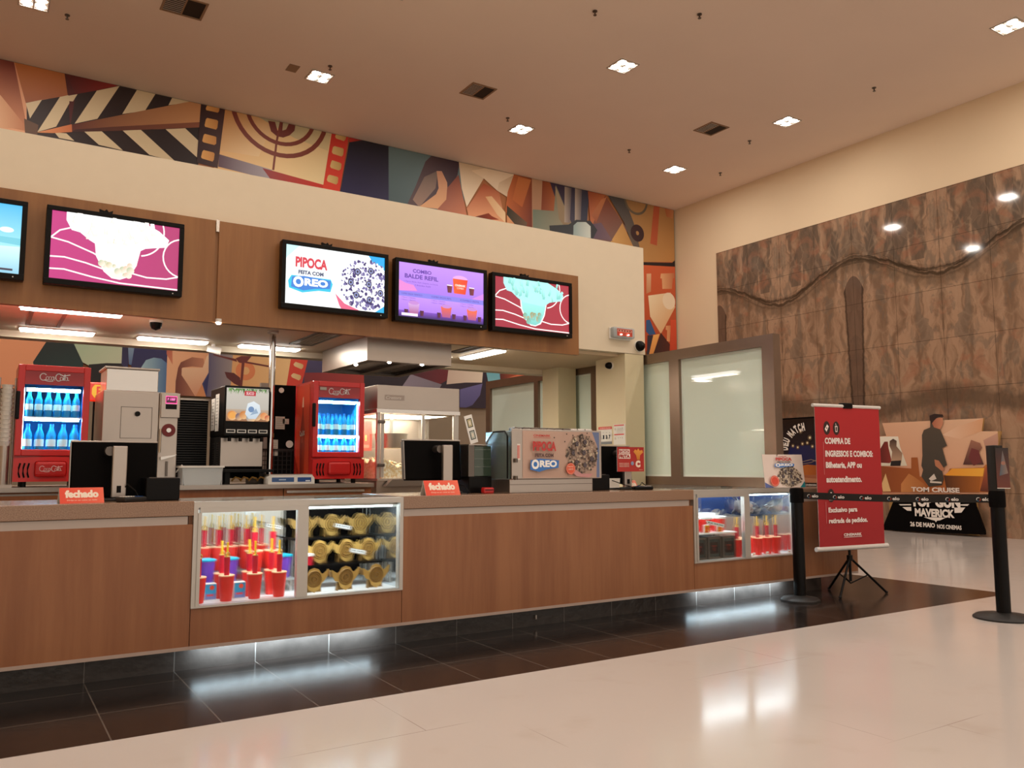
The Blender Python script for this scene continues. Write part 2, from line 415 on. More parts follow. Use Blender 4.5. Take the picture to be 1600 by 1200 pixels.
def script_logo(P, u, v, w, c, t=None):
    """flowing Coca-Cola lettering"""
    h = w*.32; t = t or w*.022
    def S(pts, tt=1): P.stroke([(u+x*w, v+y*h) for x, y in pts], t*tt, c)
    def arc(cx, cy, rx, ry, a0, a1, n=12): return [(cx+rx*math.cos(math.radians(a0+(a1-a0)*k/n)), cy+ry*math.sin(math.radians(a0+(a1-a0)*k/n))) for k in range(n+1)]
    S(arc(.13, .52, .11, .4, 40, 310), 1.5)
    S(arc(.26, .38, .045, .2, 0, 360)); S(arc(.35, .38, .04, .2, 60, 330)); S(arc(.43, .38, .04, .2, 0, 360)); S([(.47, .58), (.465, .25), (.5, .2)])
    S([(.5, .42), (.545, .44)], 1.2)
    S(arc(.63, .52, .1, .42, 45, 310), 1.5)
    S(arc(.72, .38, .045, .2, 0, 360)); S([(.78, .2), (.79, .6), (.83, .92), (.85, .75), (.80, .35), (.82, .2)])
    S(arc(.88, .38, .04, .2, 0, 360)); S([(.92, .58), (.92, .25), (.97, .22)])
    S([(.17, .16), (.24, .06), (.34, .02), (.45, .06), (.42, .12)], 1.2)
    S([(.7, .85), (.8, .7), (.9, .8), (1.0, .88)], 1.3)
def pop_heap(P, cu, cv, ru, rv, n, seed, tone=('f0ead8', 'd8ccb8', '3a3038', '5a4c54')):
    rd = random.Random(seed)
    P.disc(cu, cv, ru, tone[1], rv, 24)
    for k in range(n):
        a = rd.uniform(0, 2*PI); q = math.sqrt(rd.random())*1.02; x = cu+ru*q*math.cos(a); y = cv+rv*q*math.sin(a); s = ru*rd.uniform(.035, .085)
        c = rd.choice(tone[2:] if k % 5 < 3 else tone[:2])
        m_ = rd.randint(4, 6); ph = rd.random()*6
        P.poly([(x+s*rd.uniform(.6, 1.2)*math.cos(ph+2*PI*i/m_), y+s*rd.uniform(.6, 1.2)*math.sin(ph+2*PI*i/m_)) for i in range(m_)], c)
        P.L -= .93
    for k in range(7):
        a = k*.9+.4; q = .62 if k else .1; x = cu+ru*q*math.cos(a); y = cv+rv*q*math.sin(a)
        P.disc(x, y, ru*.115, '2a2430', ru*.13, 14); P.disc(x, y, ru*.085, '8088b8' if tone[2] == '3a3068' else '6a5c60', ru*.095, 12); P.disc(x, y, ru*.04, '2a2430', ru*.045, 10)
def pipoca_text(P, u, v, w, h, red='c83848', navy='3c4464'):
    """PIPOCA / FEITA COM / OREO wordmark block; v is its bottom"""
    P.text('PIPOCA', u+w*.08, v+h*.66, w*.84, h*.34, red, .05)
    P.text('FEITA COM', u+w*.16, v+h*.45, w*.66, h*.13, navy, .05)
    P.poly([(u-w*.02, v+h*.02), (u+w*.3, v-h*.06), (u+w*.6, v+h*.03), (u+w*1.0, v+h*.08), (u+w*1.02, v+h*.34), (u+w*.6, v+h*.38), (u+w*.3, v+h*.4), (u, v+h*.34)], '3878c8')
    P.text('O', u+w*.03, v+h*.03, w*.27, h*.34, 'ffffff', .05); P.text('REO', u+w*.32, v+h*.1, w*.62, h*.24, 'ffffff', .05)

# ================================================================ THE ROOM
X0, X1, Y0, Y1 = -6.0, 14.43, -6.0, 14.86
struct(box('floor', 'floor_tiles', None, X0, X1+.2, Y0, Y1+.2, -.1, 0))
struct(box('ceiling', 'ceiling_paint', None, X0, X1+.2, Y0, Y1+.2, CEIL, CEIL+.1))
struct(box('wall_back', 'dim_wall', None, X0, X1+.2, Y1, Y1+.2, 0, CEIL))
struct(box('wall_right', 'wall_paint', None, X1, X1+.2, Y0, Y1, 0, CEIL))
struct(box('wall_left', 'wall_paint', None, X0-.2, X0, Y0, Y1+.2, 0, CEIL))
struct(box('wall_front', 'wall_paint', None, X0, X1+.2, Y0-.2, Y0, 5.2, CEIL))  # unseen wall left open below to let the added ambient fill in
struct(box('trim_1', 'veined_marble', None, 14.4, 14.43, Y0, 13.46, 0, 6.21))

# printed mural along the top of the back wall
MURAL = [
([(-0.9,7.71),(0.57,8.14),(0.66,6.28),(-0.8,5.96)],'c98058','e8b088',(1,-1)),
([(-0.7,7.72),(0.11,7.7),(0.35,6.63),(0.39,6.53),(-0.22,6.55)],'702020','d08a60',(-0.3,-1)),
([(-0.03,7.04),(0.1,6.89),(0.36,6.58),(-0.01,6.5),(-0.14,6.62)],'e8b890','c07850',(1,0)),
([(0.1,7.74),(0.82,7.72),(0.91,7.26),(0.54,7.1),(0.32,6.99)],'c87a3c','9a5a3a',(0.2,-1)),
([(0.82,7.72),(1.98,7.75),(1.74,7.54),(1.31,7.43),(1.03,7.17),(0.93,7.09)],'4a1010','a82820',(1,0.3)),
([(0.33,7.0),(1.03,7.32),(1.31,7.45),(1.66,7.63),(1.98,7.72),(2.85,7.66),(3.0,7.65),(2.97,6.47),(2.55,6.42),(0.98,6.44),(0.36,6.48)],'2a1616','201012',(1,0)),
([(0.82,7.72),(1.01,7.3),(0.96,6.72),(0.91,7.25)],'501414'),
([(0.32,6.99),(0.54,7.1),(0.39,6.75)],'d8c4a0'),
([(0.79,7.21),(0.91,7.27),(0.93,7.14),(0.76,6.7),(0.5,6.55)],'d8c4a0'),
([(0.91,7.26),(1.04,7.32),(0.98,7.18),(0.92,7.17)],'d8c4a0'),
([(1.32,7.45),(1.66,7.62),(1.35,6.97),(1.02,6.81)],'d8c4a0'),
([(1.97,7.71),(2.27,7.72),(2.07,7.28),(1.72,7.14)],'d8c4a0'),
([(2.53,7.71),(2.82,7.7),(2.85,7.63),(2.44,7.47)],'d8c4a0'),
([(0.74,6.6),(0.91,6.62),(1.03,6.52),(0.81,6.52)],'d8c4a0'),
([(1.15,6.72),(1.41,6.78),(1.76,6.51),(1.39,6.53)],'d8c4a0'),
([(1.73,6.86),(2.02,6.93),(2.6,6.48),(2.17,6.52)],'d8c4a0'),
([(2.41,7.03),(2.73,7.12),(2.96,6.94),(2.95,6.63)],'d8c4a0'),
([(0.98,6.78),(2.05,7.28),(2.85,7.65),(2.99,7.67),(2.97,7.2),(2.32,7.01),(1.57,6.82),(0.99,6.66)],'5a1a10','cc9464',(1,0)),
([(1.03,6.71),(1.57,6.88),(2.98,7.29),(2.97,7.19),(1.58,6.81),(0.99,6.66)],'381012','8a5038',(1,0)),
([(0.49,6.54),(0.98,6.79),(0.99,6.66),(0.72,6.58)],'e89860','c87040',(1,0)),
([(0.31,6.73),(0.51,6.67),(0.5,6.45),(0.34,6.44)],'60402c'),
([(3.28,7.78),(5.48,7.75),(5.27,6.43),(3.24,6.47)],'e0a868','e8d4a4',(1,-0.8)),
([(3.39,7.63),(4.3,7.66),(4.02,6.87),(3.34,6.84)],'c88c50','e8c898',(1,-1)),
([(3.89,7.66),(5.39,7.64),(5.33,7.26),(4.67,7.37)],'a8a488','d8c494',(0.5,-1)),
([(3.32,6.77),(4.27,6.67),(4.33,6.47),(3.31,6.54)],'5a4050','a8a0a8',(1,0)),
([(4.09,6.67),(5.26,6.57),(5.25,6.42),(4.27,6.46)],'8a3030','c83020',(1,0)),
('ring',[(4.4,7.86),(4.56,6.95)],'7a3426',0.085),
('ring',[(4.41,7.84),(4.55,7.18)],'7a3426',0.075),
([(4.17,7.59),(4.3,7.6),(4.35,7.44),(4.38,7.44),(4.4,7.62),(4.45,7.65),(4.44,7.46),(4.51,7.5),(4.57,7.65),(4.69,7.66),(4.67,7.51),(4.58,7.4),(4.46,7.33),(4.34,7.33),(4.23,7.4)],'6e2a24'),
([(4.4,7.69),(4.44,7.69),(4.36,7.24),(4.31,6.67),(4.27,6.67),(4.32,7.23)],'7a3426'),
([(2.98,7.74),(3.4,7.69),(3.3,6.51),(2.94,6.54)],'2e1418','401c1c',(1,0)),
([(3.1,7.65),(3.28,7.66),(3.3,7.64),(3.29,7.56),(3.27,7.53),(3.07,7.53),(3.06,7.56),(3.08,7.62)],'e0a860','c88a48',(1,0)),
([(3.09,7.39),(3.26,7.39),(3.28,7.37),(3.27,7.25),(3.25,7.21),(3.06,7.22),(3.05,7.25),(3.07,7.36)],'e0a860','c88a48',(1,0)),
([(3.06,7.09),(3.24,7.08),(3.26,7.07),(3.26,6.95),(3.23,6.92),(3.04,6.93),(3.02,6.95),(3.04,7.06)],'e0a860','c88a48',(1,0)),
([(3.05,6.79),(3.22,6.78),(3.24,6.76),(3.23,6.65),(3.21,6.61),(3.03,6.63),(3.01,6.65),(3.03,6.76)],'e0a860','c88a48',(1,0)),
([(5.41,7.7),(5.76,7.71),(5.58,6.48),(5.24,6.47)],'d83c28','c83022',(0,1)),
([(5.52,7.67),(5.67,7.66),(5.7,7.64),(5.68,7.56),(5.65,7.52),(5.49,7.54),(5.47,7.57),(5.49,7.64)],'d8b878','c09858',(1,0)),
([(5.46,7.38),(5.63,7.37),(5.65,7.35),(5.64,7.24),(5.61,7.2),(5.43,7.22),(5.41,7.25),(5.43,7.35)],'d8b878','c09858',(1,0)),
([(5.42,7.09),(5.58,7.07),(5.61,7.05),(5.6,6.95),(5.56,6.91),(5.4,6.93),(5.38,6.96),(5.4,7.05)],'d8b878','c09858',(1,0)),
([(5.37,6.79),(5.53,6.78),(5.55,6.76),(5.54,6.66),(5.51,6.62),(5.34,6.65),(5.32,6.68),(5.34,6.76)],'d8b878','c09858',(1,0)),
([(5.76,7.71),(6.11,7.76),(6.05,7.62),(5.76,7.51)],'c02c20','802018',(1,0)),
([(5.76,7.52),(6.05,7.63),(6.61,7.7),(6.62,6.48),(5.59,6.48)],'120c18','24204c',(0,-1)),
([(6.59,7.73),(8.33,7.76),(8.34,6.5),(6.61,6.48)],'6c8488','4a6066',(0,-1)),
([(7.01,6.47),(7.2,6.9),(7.42,7.47),(7.61,7.68),(8.23,7.66),(8.18,7.34),(7.8,6.56)],'382434','5a4448',(-1,0)),
([(7.14,6.61),(7.4,7.14),(7.71,7.33),(7.66,6.95),(7.29,6.48)],'706058','a08070',(0,-1)),
([(7.68,7.32),(7.8,7.34),(7.93,7.12),(7.95,6.79),(7.8,6.52),(7.29,6.49),(7.67,6.82),(7.73,6.96)],'c89070','e0a878',(0,-1)),
([(7.93,7.0),(8.2,7.34),(8.4,6.5),(7.8,6.46),(7.69,6.49),(7.91,6.75)],'8a4838','c88060',(1,-1)),
([(8.2,7.65),(9.66,7.67),(9.46,7.06),(9.16,7.17),(8.82,7.38),(8.4,6.67),(8.28,7.06)],'d8c0a0','f0dcc0',(0,-1)),
([(8.4,6.64),(8.82,7.27),(9.21,7.15),(9.37,6.49),(8.45,6.46)],'a84c2c','f0b084',(0.3,-1)),
([(8.51,7.49),(8.82,7.38),(9.16,7.17),(9.21,7.36),(9.71,7.68),(9.02,7.67)],'ecd4b4','f4e4cc',(1,0)),
([(8.86,6.98),(9.02,7.02),(9.37,6.72),(9.37,6.49),(9.16,6.63)],'e0b080','f4d4a8',(1,0)),
([(8.59,6.49),(8.94,6.63),(9.02,6.58),(9.21,6.53),(8.73,6.45)],'602010','a04020',(1,0)),
([(9.61,7.66),(10.18,7.68),(10.09,6.43),(9.71,6.41),(9.37,6.75),(9.43,7.19)],'6a2418','c87040',(-1,0.2)),
([(9.71,7.59),(10.05,7.58),(9.81,6.91),(9.55,7.04)],'d08048','c06838',(0,-1)),
([(9.41,6.88),(9.94,6.58),(9.91,6.45),(9.66,6.43),(9.41,6.67)],'343428','705844',(1,0)),
([(9.41,6.67),(9.66,6.45),(9.41,6.49)],'e0a070'),
([(10.07,7.66),(10.39,7.68),(10.3,6.37),(10.07,6.38)],'a87858','c8a080',(0,1)),
([(10.36,7.65),(10.73,7.65),(10.67,6.88),(10.32,6.91)],'8a4020','b86838',(1,0)),
([(10.55,7.66),(11.7,7.67),(11.61,6.8),(11.13,6.59),(10.78,7.12)],'3a2848','283048',(1,0)),
([(10.09,6.91),(10.67,6.97),(10.73,7.59),(11.16,6.78),(11.08,6.58),(10.64,6.41),(10.09,6.43)],'788878','a09478',(1,0)),
([(10.71,7.56),(11.16,6.78),(11.05,6.58),(10.81,6.81)],'b8a484','907858',(0,-1)),
([(10.98,7.6),(11.18,7.6),(11.12,6.77),(10.96,6.75)],'b8a898','58505c',(1,0)),
([(11.28,7.66),(11.48,7.66),(11.43,6.82),(11.26,6.79)],'b8a898','58505c',(1,0)),
([(11.65,7.66),(12.23,7.7),(12.04,6.92),(11.72,6.73)],'a05030','c87848',(1,-0.5)),
([(12.17,7.6),(12.87,6.86),(12.44,6.42),(11.74,6.41),(11.78,6.83)],'8a4834','786058',(0.6,-1)),
([(12.22,7.58),(11.89,6.9),(11.75,7.06),(12.05,7.48)],'d08858','a05838',(0,-1)),
([(12.25,7.63),(12.85,7.67),(13.05,7.08),(13.47,6.48),(13.04,6.41),(12.75,7.03)],'4a4c50','6a5c50',(0,-1)),
([(12.76,7.65),(14.53,7.72),(14.49,6.23),(13.34,6.12),(13.05,7.08)],'a07c50','c48c50',(1,-1)),
([(12.69,7.02),(13.04,6.46),(12.32,6.5)],'d0a060','b88850',(1,0)),
([(11.75,6.83),(12.04,6.92),(12.38,6.53),(11.72,6.5)],'5a4860','7a6068',(1,0)),
([(10.54,6.61),(11.08,6.72),(11.3,6.87),(11.72,6.91),(11.92,6.72),(11.77,6.46),(10.56,6.41)],'1c2028','2c3038',(1,0)),
([(11.22,6.72),(11.33,6.82),(11.58,6.86),(11.72,6.78),(11.72,6.5),(11.21,6.47)],'98b0b0','d8e0d8',(1,0)),
('ring',[(13.16,6.84),(13.37,6.87)],'3a2428',0.16),
('ring',[(13.13,7.67),(13.51,7.64)],'6a6050',0.06),
([(13.72,7.66),(13.91,7.66),(13.79,6.62),(13.57,6.64)],'b85838'),
([(14.07,7.64),(14.4,7.65),(14.33,7.39),(14.13,7.41)],'b06038','d09060',(1,0)),
([(13.22,6.13),(14.49,6.3),(14.42,4.03),(13.17,3.94)],'b04420','d06038',(0,1)),
([(13.22,6.13),(14.29,6.26),(14.39,6.34),(14.42,6.17),(13.21,6.06)],'201418'),
([(13.43,5.87),(13.58,5.89),(13.56,5.44),(13.41,5.37)],'e0b088','c08058',(0,-1)),
([(13.9,5.93),(14.35,6.0),(14.36,5.88),(14.3,5.86),(14.26,5.59),(13.94,5.55),(13.93,5.81),(13.88,5.81)],'e8b080','c07048',(1,0)),
([(13.47,5.33),(14.21,5.49),(14.36,5.14),(13.86,4.42),(13.52,4.82)],'f0dcb8','e0b080',(1,-1)),
('disc',[(14.15,5.27),(14.36,5.29)],'f0dcc0',0),
([(13.39,4.72),(13.51,4.74),(13.69,4.4),(13.48,4.36),(13.38,4.44)],'2c5488'),
([(13.42,4.35),(13.61,4.37),(13.45,3.73),(13.38,3.72)],'302838'),
([(13.61,4.37),(13.82,4.42),(13.57,3.83),(13.43,3.7),(13.47,3.92)],'f0b060','d08040',(0,-1)),
([(13.86,4.45),(14.15,4.19),(14.1,3.77),(13.51,3.73)],'281418','501c14',(1,0)),
([(14.03,4.64),(14.27,4.67),(14.27,4.57),(14.18,4.54),(14.15,4.25),(14.05,4.26),(14.07,4.53),(14.02,4.54)],'e0a070','c87848',(1,0)),
([(14.19,4.8),(14.47,4.83),(14.44,3.76),(14.14,3.74)],'d85030','b83c20',(0,-1)),
([(-1.26,3.33),(0.82,3.26),(0.73,2.2),(-1.19,2.12)],'f0a878','e89870',(1,-1)),
([(-1.26,3.33),(-0.34,3.32),(-0.11,2.16),(-1.19,2.12)],'b06048','d88860',(1,0)),
([(0.81,3.22),(1.16,3.24),(1.32,2.86),(1.29,2.22),(0.73,2.2),(0.62,2.84)],'1c2424','1c4444',(0.3,-1)),
([(1.14,3.24),(1.91,3.31),(1.91,2.9),(1.64,2.88),(1.41,2.83),(1.31,2.88)],'a8c0a0','c8ccb0',(1,-1)),
([(1.4,2.85),(1.66,2.89),(1.91,2.9),(1.93,2.25),(1.42,2.23)],'181418'),
([(1.88,3.3),(1.98,3.31),(1.98,2.8),(1.88,2.88)],'242040','302c58',(0,-1)),
([(1.96,3.31),(2.1,3.32),(2.03,2.88),(1.99,2.89)],'90a8c0','506890',(0,-1)),
([(2.08,3.32),(2.62,3.37),(2.62,2.27),(2.05,2.25),(2.03,2.88)],'28285c','302c50',(0,-1)),
([(2.2,2.26),(2.18,2.85),(2.25,2.98),(2.37,3.03),(2.49,3.02),(2.58,2.95),(2.58,2.27)],'4a6c98','a0c0cc',(-1,0)),
([(2.58,3.36),(3.4,3.43),(3.22,2.3),(2.58,2.27)],'e8b088','d89870',(1,0)),
([(2.56,3.32),(2.65,3.32),(2.67,2.93),(2.57,3.1)],'a84838','d08060',(1,-1)),
([(2.73,2.65),(2.76,2.88),(2.8,2.98),(2.98,3.08),(3.17,3.07),(3.2,2.91),(2.99,2.92),(2.83,2.89),(2.82,2.77),(3.06,2.4),(2.73,2.41)],'6c3028','c08060',(1,0)),
([(2.82,2.88),(3.04,2.9),(3.16,2.91),(3.22,3.11),(3.26,3.16),(3.26,2.83),(3.16,2.63),(3.07,2.4),(2.82,2.76)],'e8c4a0','d09070',(0.3,-1)),
([(3.06,2.4),(3.16,2.63),(3.27,2.35),(2.98,2.34)],'d08858'),
([(3.25,3.33),(3.84,3.29),(3.74,2.94),(3.67,2.6),(3.27,2.3),(3.16,2.63),(3.26,2.83)],'403c68','a8988c',(1,0)),
([(3.18,2.63),(3.27,2.83),(3.3,3.17),(3.24,2.41)],'28285c'),
([(3.67,3.37),(4.74,3.3),(4.64,2.65),(3.64,2.6)],'d8a068','e8c088',(1,0)),
('ring',[(3.89,2.9),(4.06,2.91)],'d88050',0.1),
([(3.53,2.86),(3.69,2.85),(3.8,2.77),(3.82,2.61),(3.7,2.66),(3.57,2.76)],'5a2020'),
([(3.71,3.11),(3.81,3.16),(3.99,3.17),(3.91,3.06),(3.85,3.03),(3.77,3.04)],'6a2824'),
([(3.33,3.16),(3.72,3.1),(3.74,3.05),(3.33,3.14)],'6a2824'),
([(3.89,3.07),(4.39,3.01),(4.4,2.98),(3.88,3.04)],'6a2824'),
([(3.82,3.05),(3.87,3.05),(3.84,2.61),(3.8,2.6)],'6a2824'),
([(4.74,3.45),(5.1,3.48),(4.89,2.6),(4.62,2.59)],'d84028','c83828',(0,-1)),
([(4.82,3.37),(4.94,3.34),(4.96,3.31),(4.95,3.26),(4.92,3.22),(4.79,3.27),(4.77,3.3),(4.79,3.34)],'e0c090','d0a870',(1,0)),
([(4.79,3.12),(4.91,3.09),(4.94,3.07),(4.93,3.02),(4.9,2.99),(4.77,3.04),(4.75,3.07),(4.77,3.1)],'e0c090','d0a870',(1,0)),
([(4.76,2.91),(4.88,2.88),(4.9,2.86),(4.89,2.81),(4.86,2.78),(4.73,2.83),(4.71,2.86),(4.73,2.89)],'e0c090','d0a870',(1,0)),
([(5.09,3.48),(6.08,3.56),(6.1,2.47),(4.85,2.42)],'281c30','4a4470',(0,1)),
([(6.04,3.23),(8.9,3.43),(8.91,2.08),(6.06,2.01)],'241a24','2c2030',(1,0)),
([(4.96,2.93),(6.13,3.0),(6.14,2.7),(4.96,2.64)],'782028','a03028',(1,0)),
([(7.19,3.31),(7.98,3.22),(7.95,2.96),(7.79,2.87),(7.04,3.02)],'401828','6c2028',(1,0)),
([(7.12,3.03),(7.82,2.86),(7.74,2.73),(6.92,2.75)],'8c8090','78707c',(1,0)),
([(7.98,3.25),(8.8,3.27),(8.77,2.95),(8.37,2.93),(7.93,2.87)],'c8b0a0','e0d0bc',(1,0)),
([(8.24,2.78),(8.63,2.89),(8.78,2.93),(8.72,2.68),(8.54,2.47),(8.24,2.35)],'6a6498','4c4878',(0,-1)),
([(8.83,3.36),(9.2,3.36),(9.23,2.96),(8.93,2.93)],'58a8c0','80b8c0',(0,-1)),
([(9.18,3.38),(10.27,3.46),(10.2,2.94),(9.23,2.95)],'481818','e87040',(1,0)),
([(9.34,3.06),(9.93,3.26),(10.2,3.22),(10.2,2.94),(9.24,2.95)],'e08058','d06040',(1,0)),
([(9.73,3.25),(10.0,3.28),(9.9,3.18),(9.87,3.25)],'281418'),
([(11.19,3.69),(12.01,3.75),(12.0,3.33),(11.19,3.28)],'f0845c','f0b088',(1,0))]
P = Pic(1, 1, None, .0004, (X0+.02, 14.38, 2.41, CEIL-.01))
P.poly([(X0, 2.4), (14.4, 2.4), (14.4, CEIL), (X0, CEIL)], '8a5038', 'b87848', (1, 0))
for e in MURAL:
    if e[0] == 'ring':
        (a, b), (c, d) = e[1]; P.ring(a, b, math.hypot(c-a, d-b), e[3], e[2], n=40)
    elif e[0] == 'disc':
        (a, b), (c, d) = e[1]; P.disc(a, b, math.hypot(c-a, d-b), e[2])
    else: P.poly(*e)
tag(P.obj('mural', 'print_matte', None, (0, 14.85, 0)), 'long airbrushed film mural with clapper stripes, film strips and figures on the back wall', 'mural')

# recessed lobby downlights: four lamps in a square box
def downlight(x, y, label, group=None):
    t = thing('ceiling_downlight', label, 'ceiling light', (x, y, CEIL), group)
    m = MB(); s = .17
    for a in ((-s-.02, s+.02, -s-.02, -s), (-s-.02, s+.02, s, s+.02), (-s-.02, -s, -s, s), (s, s+.02, -s, s)): m.box(*a, -.012, 0)
    m.box(-.008, .008, -s, s, -.01, 0); m.box(-s, s, -.008, .008, -.01, 0)
    m.obj('frame', 'alu', t)
    for i in (-1, 1):
        for j in (-1, 1):
            MB().lathe([(0, -.018), (.045, -.014), (.068, -.004), (.07, 0)], (i*.085, j*.085, 0), 16).obj('lamp', 'lamp_on', t, True)
    area('downlight_beam', (0, 0, -.03), .3, .3, HALL_W, (1, .92, .82), parent=t)
    return t
names = {(0, 0): 'square four-lamp ceiling downlight at the far left above the clapper stripes', (1, 0): 'four-lamp ceiling downlight above the countdown ring of the mural',
 (2, 0): 'four-lamp ceiling downlight above the mural face, behind the middle vent', (3, 0): 'ceiling downlight nearest the corner where mural meets side wall',
 (2, 1): 'brightest starburst ceiling downlight in the middle of the ceiling', (3, 1): 'ceiling downlight beside the small square vent near the side wall',
 (1, 1): 'ceiling downlight cut by the top edge of the picture', (3, 2): 'ceiling downlight at the upper right edge of the picture'}
for j, y in enumerate((12.72, 9.74, 5.75, 2.4, -1.2, -4.6)):
    for i, x in enumerate((.3, 4.4, 8.4, 12.4, -3.7)):
        if j > 2 and i == 4: continue
        lb = names.get((i, j))
        downlight(x, y, lb or 'one of the lobby downlights outside the picture', None if lb else 'downlights outside the picture')
def vent(x, y, wx, wy, label):
    t = thing('ceiling_vent', label, 'air vent', (x, y, CEIL))
    m = MB()
    a, b = wx/2, wy/2
    for q in ((-a-.03, a+.03, -b-.03, -b), (-a-.03, a+.03, b, b+.03), (-a-.03, -a, -b, b), (a, a+.03, -b, b), (-.01, .01, -b, b)): m.box(*q, -.012, 0)
    m.obj('frame', 'vent_frame', t); box('backing', 'vent_dark', t, -a, a, -b, b, -.003, 0)
    m = MB()
    for k in range(9):
        u = -b+(k+.5)*wy/9; m.box(-a, 0, u-.008, u+.008, -.01, -.004)
    m.obj('slats', 'alu', t)
vent(2.08, 11.72, .5, .45, 'slatted ceiling air vent at the upper left above the clapper stripes')
vent(6.88, 11.76, .42, .42, 'square ceiling air vent in the middle between two downlights')
vent(11.45, 10.74, .42, .42, 'square ceiling air vent near the side wall')
tag(MB().box(3.85, 4.02, 12.55, 12.8, CEIL-.006, CEIL).obj('ceiling_hatch', 'vent_frame'), 'small brown patch plate on the ceiling beside a downlight', 'hatch')
sp = ['leftmost ceiling sprinkler above the clapper stripes', 'ceiling sprinkler just behind the downlight above the countdown ring', 'ceiling sprinkler left of the downlight above the mural face',
 'ceiling sprinkler near the top edge left of centre', 'ceiling sprinkler at the top edge right of the bright middle downlight', 'ceiling sprinkler between the corner downlight and the starburst downlight',
 'ceiling sprinkler closest to the corner of mural and side wall', 'ceiling sprinkler right beside the square vent near the side wall', 'ceiling sprinkler standing alone near the top of the side wall']
for (x, y), lb in zip(((.72, 12.85), (4.42, 12.28), (7.9, 12.42), (7.01, 8.71), (8.32, 7.97), (10.82, 12.39), (13.39, 12.33), (12.53, 10.75), (12.52, 8.02)), sp):
    t = thing('fire_sprinkler', lb, 'sprinkler', (x, y, CEIL), 'ceiling sprinklers')
    MB().cyl((0, 0, 0), (0, 0, -.012), .035, seg=14).obj('rosette', 'steel_dark', t)
    MB().cyl((0, 0, -.01), (0, 0, -.06), .012, seg=8).cyl((0, 0, -.06), (0, 0, -.066), .025, seg=12).obj('head', 'steel_dark', t)

# ================================================================ CANOPY over the kitchen
FX = -2.5
ca = thing('concession_canopy', 'cream bulkhead canopy hanging over the snack counter, wood fascia below', 'canopy', (0, 0, 0))
box('bulkhead', 'cream_paint', ca, FX, 6.3, 7.0, 7.12, 2.46, 3.7)
box('ceiling_panel', 'kitchen_ceiling', ca, FX, 6.28, 7.12, 8.62, 2.43, 2.5)
box('rear_beam', 'cream_paint', ca, FX, 6.28, 8.62, 8.8, 2.37, 3.7)
box('roof_panel', 'cream_paint', ca, FX, 6.28, 7.12, 8.62, 3.66, 3.7)
box('side_panel', 'cream_paint', ca, 6.28, 6.3, 7.12, 8.8, 2.43, 3.7)
box('side_panel', 'cream_paint', ca, FX, FX+.1, 7.12, 8.62, 2.5, 3.66)
MB().box(FX, 1.545, 6.94, 7.0, 2.38, 3.235).box(1.575, 5.31, 6.94, 7.0, 2.38, 3.235).box(1.545, 1.575, 6.96, 7.0, 2.38, 3.18).obj('wood_fascia', 'fascia_wood', ca)
box('joint_clip', 'steel_bright', ca, 1.548, 1.572, 6.93, 6.96, 3.14, 3.24)
pr = thing('pier', 'cream square pier at the right end of the bulkhead', 'pillar', (6.0, 7.0, 0)); box('shaft', 'pier_paint', pr, 0, .275, .001, .52, 0, 2.455)
pr = thing('pier', 'cream square pier standing farther back between two frosted panes', 'pillar', (6.0, 8.1, 0)); box('shaft', 'pier_paint', pr, 0, .275, .17, .51, 0, 2.429)

lbs = ['leftmost bright ceiling tube light under the canopy above the soda fridge', 'bright ceiling tube light above the steel fryer', 'bright ceiling tube light left of the steel pole top', 'bright ceiling tube light hugging the wood fascia at the far left', 'lengthwise ceiling tube light right of the extractor hood', 'small ceiling light peeking out behind the extractor hood']
for k, (x0, x1, y0, y1) in enumerate(((.24, .82, 8.32, 8.46), (1.2, 1.82, 8.32, 8.46), (2.14, 2.74, 8.32, 8.46), (.2, .9, 7.0+.16, 7.28), (4.48, 4.62, 7.3, 8.05), (4.15, 4.4, 8.1, 8.25))):
    t = thing('troffer_light', lbs[k], 'ceiling light', ((x0+x1)/2, (y0+y1)/2, 2.43), 'canopy ceiling lights')
    a, b = (x1-x0)/2, (y1-y0)/2
    box('housing', 'white', t, -a-.01, a+.01, -b-.01, b+.01, -.012, 0); box('tube', 'tube_on', t, -a, a, -b, b, -.03, -.012, .008)
    area('tube_glow', (0, 0, -.05), 2*a, 2*b, KIT_W, (1, .86, .70), parent=t)
def kvent(x, y, a, b, lb, name='canopy_vent'):
    t = thing(name, lb, 'air vent', (x, y, 2.43)); m = MB()
    for q in ((-a, a, -b, -b+.03), (-a, a, b-.03, b), (-a, -a+.03, -b, b), (a-.03, a, -b, b)): m.box(*q, -.012, 0)
    m.obj('frame', 'vent_frame' if name != 'canopy_vent' else 'steel_dark', t)
    if name == 'canopy_vent':
        m = MB()
        for k in range(5): m.box(-a+.03+k*(2*a-.06)/5+.005, -a+.03+(k+1)*(2*a-.06)/5-.005, -b+.03, b-.03, -.009, -.001)
        m.obj('slats', 'steel', t)
    else: box('lid', 'kitchen_ceiling', t, -a+.03, a-.03, -b+.03, b-.03, -.008, 0)
kvent(.4, 7.75, .13, .42, 'pale access hatch in the canopy ceiling above the soda fridge', 'access_hatch')
kvent(2.66, 7.65, .12, .42, 'grey linear air vent in the canopy ceiling left of the extractor hood')
kvent(4.25, 7.45, .07, .3, 'narrow grey air vent in the canopy ceiling right of the extractor hood')
def dome(x, y, z, lb, rot=(0, 0, 0), r=.05):
    t = thing('dome_camera', lb, 'camera', (x, y, z)); t.rotation_euler = rot
    MB().cyl((0, 0, 0), (0, 0, -.02), r*1.1, seg=20).obj('mount', 'white', t, True)
    MB().lathe([(r, -.02), (r*.95, -.045), (r*.7, -.07), (0, -.085)], seg=20).obj('lens_dome', 'black', t, True)
dome(1.19, 7.4, 2.43, 'black and white dome camera under the canopy ceiling')
